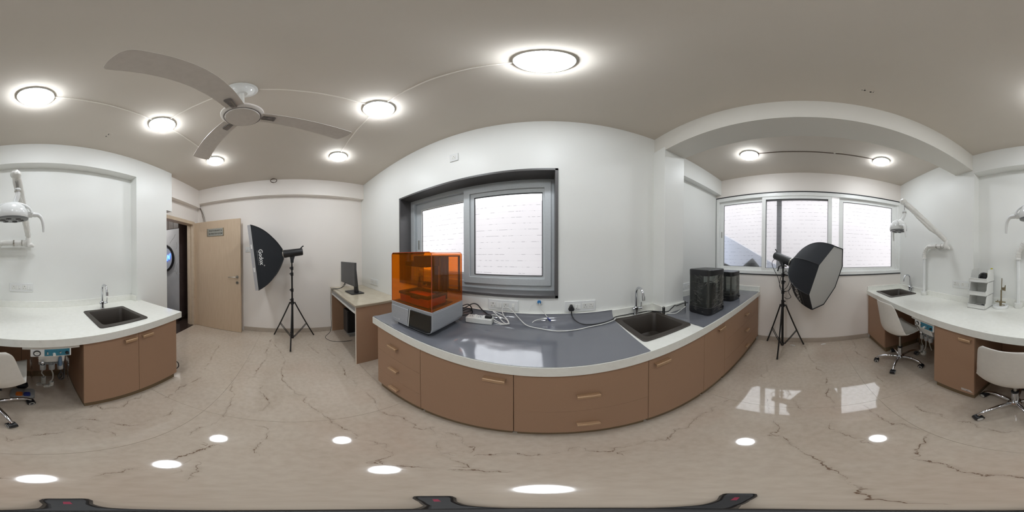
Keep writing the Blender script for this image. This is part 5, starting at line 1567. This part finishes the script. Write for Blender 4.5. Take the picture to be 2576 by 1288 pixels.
# ================================================================== STUDIO LIGHTS
def stand(t, cx, cy, feet, z_top, zc, z_low, collars):
    obj('pole', MB().tube([(cx, cy, z_low - 0.03), (cx, cy, collars[-1])], 0.0165, 14).tube([(cx, cy, collars[-1]), (cx, cy, collars[1])], 0.0135, 12).tube([(cx, cy, collars[1]), (cx, cy, z_top)], 0.011, 12), 'black_m', t)
    for z in collars:
        obj('clamp_collar', MB().tube([(cx, cy, z - 0.03), (cx, cy, z + 0.02)], 0.022, 14).tube([(cx, cy, z), (cx + 0.012, cy - 0.036, z)], [0.008, 0.010], 10), 'black', t)
    sp = MB().tube([(cx, cy, zc - 0.018), (cx, cy, zc + 0.022)], 0.028, 16)
    lo = MB().tube([(cx, cy, z_low - 0.018), (cx, cy, z_low + 0.018)], 0.024, 14)
    for fx, fy in feet:
        d = Vector((fx - cx, fy - cy, 0)).normalized()
        sd = Vector((-d.y, d.x, 0)) * 0.011
        a = Vector((cx, cy, zc)) + d * 0.045
        b = Vector((fx, fy, 0.009))
        sp.tube([Vector((cx, cy, zc)) + d * 0.02, a + d * 0.008], 0.011, 8)
        lo.tube([Vector((cx, cy, z_low)) + d * 0.015, Vector((cx, cy, z_low)) + d * 0.042], 0.009, 8)
        lg = obj('leg', MB().tube([a, b], 0.0105, 10), 'black_m', t)
        obj('leg_tip', MB().tube([b + (a - b).normalized() * 0.03, b], 0.0118, 10), 'black', lg)
        m = a.lerp(b, 0.60)
        br = MB()
        for s in (-1, 1):
            br.tube([m + sd * s, Vector((cx, cy, z_low)) + d * 0.035 + sd * s], 0.0052, 8)
        br.tube([m - sd * 1.3, m + sd * 1.3], 0.008, 8)
        obj('brace', br, 'black_m', lg)
    obj('spider', sp, 'black', t)
    obj('lower_collar', lo, 'black', t)


def flash_head(t, o, ax, L0, L1, top, pz):
    """o: a point on the axis, ax: unit vector from the box towards the back of the head."""
    A_ = Vector(ax).normalized()
    up = Vector((0, 0, 1))
    sx = A_.cross(up).normalized()
    uy = sx.cross(A_).normalized()
    mt = basis(o, sx, uy, A_)
    hd_ = obj('flash_head', MB().lathe([(0, L0), (0.060, L0), (0.062, L0 + 0.02), (0.059, L0 + 0.05), (0.057, L1 - 0.04), (0.054, L1 - 0.008), (0.046, L1), (0, L1)], (0, 0, 0), 28, mt), 'black', t, smooth=30)
    h = MB().tube([mt @ Vector(q) for q in ((0.0, 0.048, L1 - 0.03), (0.0, 0.064, L1 - 0.012), (0.0, 0.078, L1 + 0.004), (0.0, 0.084, L1 + 0.022))], [0.012, 0.010, 0.009, 0.010], 10)
    obj('carry_handle', h, 'black', hd_)
    lab = text_mesh('Godox', 0.022)
    ms = mt @ basis((0.0595 * top, -0.004, (L0 + L1) / 2 + 0.03), (0, 0, 1), (0, 1, 0), (top, 0, 0))
    lab.v = [((q[0] if top < 0 else q[0]), q[1], 0.0) for q in lab.v]
    ms = mt @ basis((0.0592 * top, -0.004, (L0 + L1) / 2 + 0.01), (0, 0, 1.0 if top < 0 else 1.0), (0, 1, 0), (top, 0, 0))
    lab.xf(ms)
    obj('lettering', lab, 'print_w', hd_, smooth=0)
    obj('speed_ring', MB().lathe([(0.060, L0 - 0.022), (0.070, L0 - 0.022), (0.070, L0 - 0.006), (0.060, L0 - 0.002), (0.060, L0 - 0.022)], (0, 0, 0), 28, mt), 'steel', t)
    return mt


# ---- tall rectangular softbox by the door
s1 = thing('studio_softbox_light', 'black rectangular softbox light on a tripod stand in front of the plain west wall', 'studio light', (-2.49, 0.0, 0))
stand(s1, -2.49, 0.0, [(-2.712, -0.305), (-2.676, 0.348), (-2.135, -0.030)], 1.33, 0.69, 0.085, (1.245, 1.155, 0.905, 0.745))
nf = Vector((0, -0.993, -0.119))
fc = Vector((-2.49, -0.515, 1.4125))
ux, uz = Vector((1, 0, 0)), Vector((0, -0.119, 0.993))
HW, HH, DP = 0.300, 0.462, 0.385


def box_pt(a, b, t):
    """a, b in -1..1 across the face, t from the face (0) to the ring (1)."""
    k = 1 - (0.4 * t + 0.6 * t ** 2.6)
    hw = 0.055 + (HW - 0.055) * k
    hh = 0.070 + (HH - 0.070) * k
    return fc - nf * (DP * t) + ux * (a * hw) + uz * (b * hh)


def quad_ring(t, m=7):
    r = []
    for (a0, b0, a1, b1) in ((1, -1, 1, 1), (1, 1, -1, 1), (-1, 1, -1, -1), (-1, -1, 1, -1)):
        for i in range(m):
            f = i / m
            r.append(box_pt(a0 + (a1 - a0) * f, b0 + (b1 - b0) * f, t))
    return r


sk = MB().loft([quad_ring(i / 14) for i in range(15)], False, False)
sh = obj('softbox_shell', sk, 'fabric', s1, smooth=50)
for a, b in ((1, 1), (1, -1), (-1, 1), (-1, -1)):
    obj('seam_rod', MB().tube([box_pt(a * 1.004, b * 1.004, i / 14) for i in range(15)], 0.0038, 6), 'black_m', sh)
lip = MB()
r0 = [fc + ux * (a * HW) + uz * (b * HH) for a, b in ((1, -1), (1, 1), (-1, 1), (-1, -1))]
lip.loft([r0, [q + nf * 0.042 for q in r0]], False, False)
lp = obj('lip', lip, 'silver_f', s1, smooth=20)
obj('lip_edge', MB().tube([r0[0], r0[1], r0[2], r0[3], r0[0]], 0.003, 6), 'white_f', lp)
for b in (0.33, -0.37):
    q = fc + ux * (HW + 0.001) + uz * (b * HH)
    obj('hook_patch', MB().loft([[q + nf * 0.012 - uz * 0.030, q + nf * 0.030 - uz * 0.030, q + nf * 0.030 + uz * 0.030, q + nf * 0.012 + uz * 0.030], [q + ux * 0.001 + nf * 0.012 - uz * 0.030, q + ux * 0.001 + nf * 0.030 - uz * 0.030, q + ux * 0.001 + nf * 0.030 + uz * 0.030, q + ux * 0.001 + nf * 0.012 + uz * 0.030]]), 'white_p', lp)
obj('diffuser', MB().loft([[fc + nf * 0.004 + ux * (a * (HW - 0.004)) + uz * (b * (HH - 0.004)) for a, b in ((1, -1), (1, 1), (-1, 1), (-1, -1))], [fc + nf * 0.007 + ux * (a * (HW - 0.004)) + uz * (b * (HH - 0.004)) for a, b in ((1, -1), (1, 1), (-1, 1), (-1, -1))]]), 'white_f', s1)
flash_head(s1, fc - nf * DP, -nf, 0.012, 0.302, -1, 0)
bk_ = MB().loft([[(-2.49 + sx * 0.022, y, z) for sx, y in ((-1, yy - w), (1, yy - w), (1, yy + w), (-1, yy + w))] for yy, w, z in ((0.010, 0.062, 1.452), (0.006, 0.040, 1.425), (0.003, 0.026, 1.37), (0.003, 0.022, 1.325))])
br_ = obj('tilt_bracket', bk_, 'black', s1, bevel=0.003)
obj('bolt', MB().tube([(-2.468, 0.004, 1.372), (-2.462, 0.004, 1.372)], 0.008, 12), 'chrome', br_)


def side_text(s, size, t0, b_off, mtl, parent):
    """Lettering on the +x side panel: reads downwards, its foot towards the front."""
    m = text_mesh(s, size, bold=size * 0.022)
    V = []
    for x, y, _ in m.v:
        t = t0 + y / DP
        k = 1 - (0.4 * t + 0.6 * t ** 2.6)
        hh = 0.070 + (HH - 0.070) * k
        b = (b_off - x) / hh
        V.append(tuple(box_pt(1, b, t) + Vector((0.0022, 0, 0))))
    m.v = V
    obj('lettering', m, mtl, parent, smooth=0)


side_text('Godox', 0.076, 0.235, -0.005, 'print_w', sh)
side_text('\u00ae', 0.022, 0.315, -0.128, 'print_w', sh)
side_text('GODOX PHOTO EQUIPMENT CO.,LTD', 0.0115, 0.125, -0.01, 'print_g', sh)

# ---- octagonal softbox by the wide window
s2 = thing('studio_softbox_light', 'black octagonal softbox light with white face on a tripod stand before the wide window', 'studio light', (2.24, 0.29, 0))
stand(s2, 2.235, 0.285, [(2.420, 0.541), (2.369, -0.008), (1.908, 0.303)], 1.27, 0.725, 0.085, (1.17, 1.07, 0.93, 0.785))
oc = Vector((1.9177, -0.2875, 1.1699))
on = Vector((-0.50303, -0.80814, -0.30637)).normalized()
OV = [Vector(q) - oc for q in ((1.74119, -0.32153, 1.54955), (2.01720, -0.48484, 1.52713), (2.23495, -0.53255, 1.29546), (2.26686, -0.43670, 0.99025),
                               (2.09425, -0.25346, 0.79028), (1.81824, -0.09014, 0.81270), (1.60049, -0.04244, 1.04438), (1.56858, -0.13828, 1.34959))]
OD = 0.53


def oct_pt(i, f, t, lift=0.0):
    k = 0.17 + 0.83 * (1 - t ** 2.6)
    v = OV[i % 8].lerp(OV[(i + 1) % 8], f)
    return oc - on * (OD * t) + v * k + v.normalized() * lift


def oct_ring(t, m=4, sag=0.0):
    r = []
    for i in range(8):
        for q in range(m):
            f = q / m
            p = oct_pt(i, f, t)
            r.append(p)
    return r


sk = MB().loft([oct_ring(i / 16) for i in range(17)], False, False)
sh2 = obj('softbox_shell', sk, 'fabric', s2, smooth=33)
for i in range(8):
    obj('seam_rod', MB().tube([oct_pt(i, 0, k / 16, 0.001) for k in range(17)], 0.0036, 6), 'black_m', sh2)
rim = MB()
rim.loft([[oc + v * 1.004 + on * 0.012 for v in OV], [oc + v * 1.004 - on * 0.004 for v in OV], [oc + v * 0.975 - on * 0.004 for v in OV], [oc + v * 0.975 + on * 0.010 for v in OV], [oc + v * 1.004 + on * 0.012 for v in OV]], False, False)
obj('rim', rim, 'fabric', s2, smooth=20)
obj('diffuser', MB().loft([[oc + v * 0.976 - on * 0.002 for v in OV], [oc + v * 0.976 + on * 0.004 for v in OV]]), 'white_f', s2, smooth=20)
obj('pull_loop', MB().tube(spline([oct_pt(3, 0.95, 0.0, 0.002), oct_pt(4, 0.3, 0.02, 0.016), oct_pt(4, 0.7, 0.02, 0.016), oct_pt(5, 0.05, 0.0, 0.002)]), 0.0028, 6)
    .tube(spline([oct_pt(5, 0.15, 0.05, 0.002), oct_pt(5, 0.1, 0.22, 0.012), oct_pt(5, 0.15, 0.40, 0.002)]), 0.0026, 6), 'black', sh2)
mt2 = flash_head(s2, oc - on * OD, -on, 0.035, 0.345, 1, 0)
hc = oc - on * (OD + 0.215)
b2 = MB().tube([hc + Vector((0, 0, -0.03)), Vector((2.24, 0.288, 1.30)), Vector((2.236, 0.286, 1.255))], [0.042, 0.026, 0.021], 10)
br2 = obj('tilt_bracket', b2, 'black', s2)
obj('tilt_lever', MB().tube([(2.245, 0.30, 1.30), (2.262, 0.345, 1.285), (2.27, 0.365, 1.215)], [0.009, 0.008, 0.010], 10), 'black', br2)
obj('knob', MB().tube([(2.235, 0.270, 1.295), (2.228, 0.235, 1.288)], [0.010, 0.013], 12), 'steel', br2)
m = text_mesh('Godox', 0.112)
m2_ = text_mesh('GODOX PHOTO EQUIPMENT CO.,LTD', 0.016)
m3_ = text_mesh('\u00ae', 0.03)
EL = (OV[6] - OV[5]).length


def oct_text(mb, t0, off, mtl):
    V = []
    for x, y, _ in mb.v:
        t = t0 + y / OD
        k = 0.17 + 0.83 * (1 - max(t, 0) ** 2.6)
        f = 0.5 + (x + off) / (EL * k)
        V.append(tuple(oct_pt(5, f, max(t, 0), 0.003)))
    mb.v = V
    obj('lettering', mb, mtl, sh2, smooth=0)


oct_text(m, 0.33, 0.0, 'print_w')
oct_text(m2_, 0.19, 0.0, 'print_g')
oct_text(m3_, 0.40, 0.175, 'print_w')
back = oc - on * (OD + 0.345)
obj('power_cord', MB().tube(spline([back + Vector((0, 0, -0.04)), back + Vector((0.02, 0.05, -0.13)), (2.31, 0.37, 1.12), (2.275, 0.33, 1.00), (2.25, 0.30, 0.96), (2.235, 0.26, 0.965), (2.20, 0.21, 1.03), (2.19, 0.19, 1.12), (2.21, 0.23, 1.22), (2.25, 0.27, 1.20),
                                    (2.265, 0.32, 1.12), (2.255, 0.335, 1.02), (2.24, 0.31, 0.95), (2.23, 0.25, 0.93), (2.19, 0.18, 0.98), (2.17, 0.15, 1.08), (2.18, 0.18, 1.02), (2.20, 0.20, 0.93), (2.19, 0.17, 0.865), (2.20, 0.22, 0.835), (2.23, 0.262, 0.85)], 7), 0.0042, 7), 'cable_b', s2)

# ================================================================== CEILING FAN
fx, fy, fz = -0.808, -0.245, 2.405
fan = thing('ceiling_fan', 'three-bladed grey ceiling fan hanging from a round white canopy', 'ceiling fan', (fx, fy, H))
obj('canopy', MB().lathe([(0, 0), (0.078, 0), (0.086, -0.008), (0.086, -0.014), (0.070, -0.020), (0.062, -0.05), (0.030, -0.075), (0, -0.075)], (fx, fy, H - 0.0005), 36), 'white_g', fan)
obj('down_rod', MB().tube([(fx, fy, fz + 0.06), (fx, fy, H - 0.06)], 0.0135, 14), 'white_p', fan)
obj('motor', MB().lathe([(0, 0.075), (0.03, 0.075), (0.06, 0.068), (0.100, 0.052), (0.114, 0.030), (0.114, 0.012), (0.104, 0.0), (0.098, -0.004), (0, -0.004)], (fx, fy, fz), 40), 'fan', fan)
obj('motor_cap', MB().lathe([(0, 0), (0.094, 0), (0.090, -0.010), (0.05, -0.016), (0, -0.017)], (fx, fy, fz - 0.004), 40), 'fan', fan)
obj('cap_groove', MB().lathe([(0.0935, 0), (0.0985, 0.0005), (0.0985, -0.002), (0.0935, -0.003), (0.0935, 0)], (fx, fy, fz - 0.004), 40), 'fan_d', fan)
for k, a in enumerate((-4.0, 113.5, 234.0)):
    Rm = Matrix.Translation((fx, fy, fz + 0.012)) @ rotm(z=math.radians(a)) @ rotm(x=math.radians(5))
    out = []
    n = 16
    for i in range(n + 1):
        f = i / n
        x = 0.085 + 0.545 * f
        e = 0.048 - 0.004 * f
        out.append((x, e + 0.012 * math.sin(PI * f)))
    lo_ = []
    for i in range(n + 1):
        f = i / n
        x = 0.085 + 0.545 * f
        lo_.append((x, -0.042 - 0.012 * math.sin(PI * f * 0.5) - 0.052 * f ** 2.4))
    ec = [(0.640, 0.034), (0.647, 0.010), (0.648, -0.055), (0.644, -0.090), (0.636, -0.104)]
    poly = [p for p in lo_] + ec[::-1] + [p for p in out[::-1]]
    bl = obj('blade', MB().prism(poly, -0.002, 0.002).xf(Rm), 'fan', fan, smooth=30)
    obj('blade_bracket', MB().prism([(0.090, -0.014), (0.170, -0.020), (0.178, -0.016), (0.178, 0.016), (0.170, 0.020), (0.090, 0.014)], -0.014, -0.002).xf(Rm), 'fan_d', bl, bevel=0.003)
    obj('bracket_ridge', MB().prism([(0.10, 0.004), (0.165, 0.008), (0.165, 0.013), (0.10, 0.009)], -0.017, -0.013).xf(Rm), 'steel', bl)

# ================================================================== CEILING LIGHTS
lamps = [((0.0, -0.908), 'round lit ceiling light above the chair between the two knee spaces'),
         ((-0.915, -0.922), 'round lit ceiling light between the fan and the doorway sink unit'),
         ((-1.840, -0.925), 'round lit ceiling light nearest the doorway'),
         ((-0.940, 0.566), 'round lit ceiling light above the orange printer side of the fan'),
         ((-1.890, 0.565), 'round lit ceiling light nearest the computer desk'),
         ((-0.012, 0.558), 'round lit ceiling light above the middle of the window worktop'),
         ((1.822, 0.645), 'round lit ceiling light beyond the beam, above the smoky boxes'),
         ((1.845, -0.937), 'round lit ceiling light beyond the beam, above the corner sink')]
for i, ((lx, ly), lb) in enumerate(lamps):
    t = thing('ceiling_light', lb, 'ceiling light', (lx, ly, H), 0, 'round surface-mounted ceiling lights')
    obj('rim', MB().lathe([(0.085, 0), (0.106, 0), (0.107, -0.003), (0.107, -0.017), (0.1055, -0.019), (0.1035, -0.019), (0.1035, -0.004), (0.085, -0.004), (0.085, 0)], (0, 0, 0), 48), 'alu_w' if i else 'alu_w', t, local=True)
    obj('diffuser', MB().lathe([(0, -0.008), (0.1025, -0.008), (0.1030, -0.021), (0.1005, -0.029), (0.092, -0.037), (0.07, -0.043), (0, -0.046)], (0, 0, 0), 48), 'led', t, local=True)

runs = [('conduit', lamps[0][0], lamps[1][0], 'thin cream surface cable between the two lights over the lamp worktop side'),
        ('conduit', lamps[1][0], lamps[2][0], 'thin cream surface cable running to the light nearest the doorway'),
        ('conduit', lamps[1][0], (fx, fy), 'thin cream surface cable from the fan canopy towards the doorway sink unit side'),
        ('conduit', (fx, fy), lamps[3][0], 'thin cream surface cable from the fan canopy to the light by the printer side'),
        ('conduit', lamps[3][0], lamps[4][0], 'thin cream surface cable running to the light nearest the computer desk'),
        ('conduit', lamps[3][0], lamps[5][0], 'thin cream surface cable running to the light above the window worktop'),
        ('brown_c', lamps[6][0], lamps[7][0], 'brown surface cable between the two lights beyond the beam')]
for mtl, a, b, lb in runs:
    a, b = Vector((a[0], a[1], H - 0.004)), Vector((b[0], b[1], H - 0.004))
    d = (b - a).normalized()
    sd = Vector((-d.y, d.x, 0))
    pa, pb = a + d * 0.092, b - d * 0.092
    bow = 0.003 if mtl == 'conduit' else 0.014
    pts = [pa.lerp(pb, i / 12) + sd * bow * math.sin(PI * i / 12) + sd * 0.0012 * math.sin(i * 1.9) for i in range(13)]
    o = obj('ceiling_cable', MB().tube(pts, 0.0055, 8), mtl)
    tag(o, lb, 'cable', 'surface cables between the ceiling lights')
o = obj('wire_tail', MB().tube(spline([(1.845, -0.35, H - 0.006), (1.83, -0.33, H - 0.012), (1.80, -0.36, H - 0.016), (1.79, -0.43, H - 0.012)]), 0.004, 7), 'conduit')
tag(o, 'short loose end of wire beside the brown ceiling cable beyond the beam', 'cable')

for (x, y, r, lb, n_) in ((0.794, -0.317, 0.062, 'flush round blank plate with two dark slots on the ceiling by the beam', 2), (-0.636, -1.342, 0.055, 'flush round blank plate with small holes on the ceiling over the doorway sink', 1)):
    t = thing('ceiling_plate', lb, 'blank plate', (x, y, H))
    pl_ = obj('plate', MB().lathe([(0, 0), (r, 0), (r, -0.0025), (0, -0.0035)], (0, 0, 0), 32), 'ceil', t, local=True)
    hm = MB()
    for dx, dy, w in ((-0.018, 0.003, 0.006), (0.018, -0.003, 0.006), (-0.032, 0.001, 0.003), (0.032, -0.001, 0.003), (-0.030, -0.012, 0.002), (0.022, -0.016, 0.002)):
        hm.lathe([(0, -0.0030), (w, -0.0030), (w, -0.0042), (0, -0.0042)], (dy, dx, 0), 10)
    obj('holes', hm, 'hole', pl_, local=True)

cl = thing('wire_coil', 'small dark coil of wire hanging from the ceiling above the west beam', 'wire coil', (-2.66, -0.29, H))
obj('coil', MB().tube([(-2.66 + 0.004 * math.sin(i * 0.7), -0.290 + (0.052 + 0.006 * math.sin(i * 0.37)) * math.cos(i * 0.35), 2.775 + (0.040 + 0.005 * math.cos(i * 0.53)) * math.sin(i * 0.35) - 0.012) for i in range(58)], 0.0042, 6), 'brown_c', cl)
obj('tail', MB().tube([(-2.66, -0.29, 2.80), (-2.66, -0.285, H)], 0.003, 6), 'conduit', cl)
o = obj('door_cable', MB().tube(spline([(-2.80, -1.80, 2.50), (-2.795, -1.74, 2.40), (-2.79, -1.69, 2.25), (-2.795, -1.66, 2.10)]), 0.005, 7).tube(spline([(-2.80, -1.80, 2.505), (-2.80, -1.72, 2.38), (-2.80, -1.66, 2.22), (-2.80, -1.635, 2.08)]), 0.004, 7), 'brown_c', None)
tag(o, 'two loose dark wires hanging behind the top of the open door', 'cable')
o = obj('floor_cable', MB().tube(spline([(-1.20, -1.10, 0.19), (-1.235, -1.09, 0.20), (-1.265, -1.075, 0.17), (-1.268, -1.07, 0.11), (-1.24, -1.085, 0.075), (-1.20, -1.10, 0.085)]), 0.0055, 8), 'cable_b')
tag(o, 'short black cable loop sticking out beside the doorway sink unit', 'cable')

# small white pieces left on the floor by the wide window
for (px, py, a, lb) in ((2.36, -0.30, 0.2, 'white half-round piece on the floor right of the octagonal light stand'), (2.33, 0.15, -0.3, 'white half-round piece on the floor behind the octagonal light stand')):
    pts = [(0.040 * math.cos(PI * k / 10), 0.026 * math.sin(PI * k / 10)) for k in range(11)]
    Rm = Matrix.Translation((px, py, 0.0006)) @ rotm(z=-PI / 2 + a)
    o = obj('floor_chip', MB().prism(pts, 0, 0.004).xf(Rm), 'white_p')
    tag(o, lb, 'scrap', 'white pieces by the wide window')

# ================================================================== CAMERA'S OWN LITTLE TRIPOD
tr = thing('mini_tripod', 'folded-out black mini tripod with three flat feet and red stripes on the open floor', 'tripod', (0.0, 0.0, 0))
obj('hub', MB().lathe([(0, 0), (0.022, 0), (0.024, 0.010), (0.016, 0.022), (0, 0.024)], (0.004, 0.0, 0.012), 24), 'black', tr)
for tx, ty in ((-0.020, -0.128), (-0.090, 0.095), (0.152, 0.050)):
    d = Vector((tx, ty, 0))
    L_ = d.length
    d.normalize()
    s_v = Vector((-d.y, d.x, 0))
    rings = []
    for f, w, z0, z1 in ((0.10, 0.010, 0.014, 0.026), (0.35, 0.008, 0.008, 0.020), (0.62, 0.011, 0.002, 0.014), (0.85, 0.017, 0.001, 0.010), (0.97, 0.017, 0.001, 0.007), (1.0, 0.014, 0.001, 0.005)):
        c_ = d * (L_ * f)
        rings.append([c_ - s_v * w + Vector((0, 0, z0)), c_ + s_v * w + Vector((0, 0, z0)), c_ + s_v * w * 0.8 + Vector((0, 0, z1)), c_ - s_v * w * 0.8 + Vector((0, 0, z1))])
    lg = obj('leg', MB().loft(rings), 'black', tr, bevel=0.0015)
    obj('red_stripe', MB().loft([[d * (L_ * f) - s_v * 0.0020 + Vector((0, 0, z)), d * (L_ * f) + s_v * 0.0020 + Vector((0, 0, z)), d * (L_ * f) + s_v * 0.0020 + Vector((0, 0, z + 0.0016)), d * (L_ * f) - s_v * 0.0020 + Vector((0, 0, z + 0.0016))] for f, z in ((0.62, 0.0132), (0.78, 0.0110))]), 'red', lg)
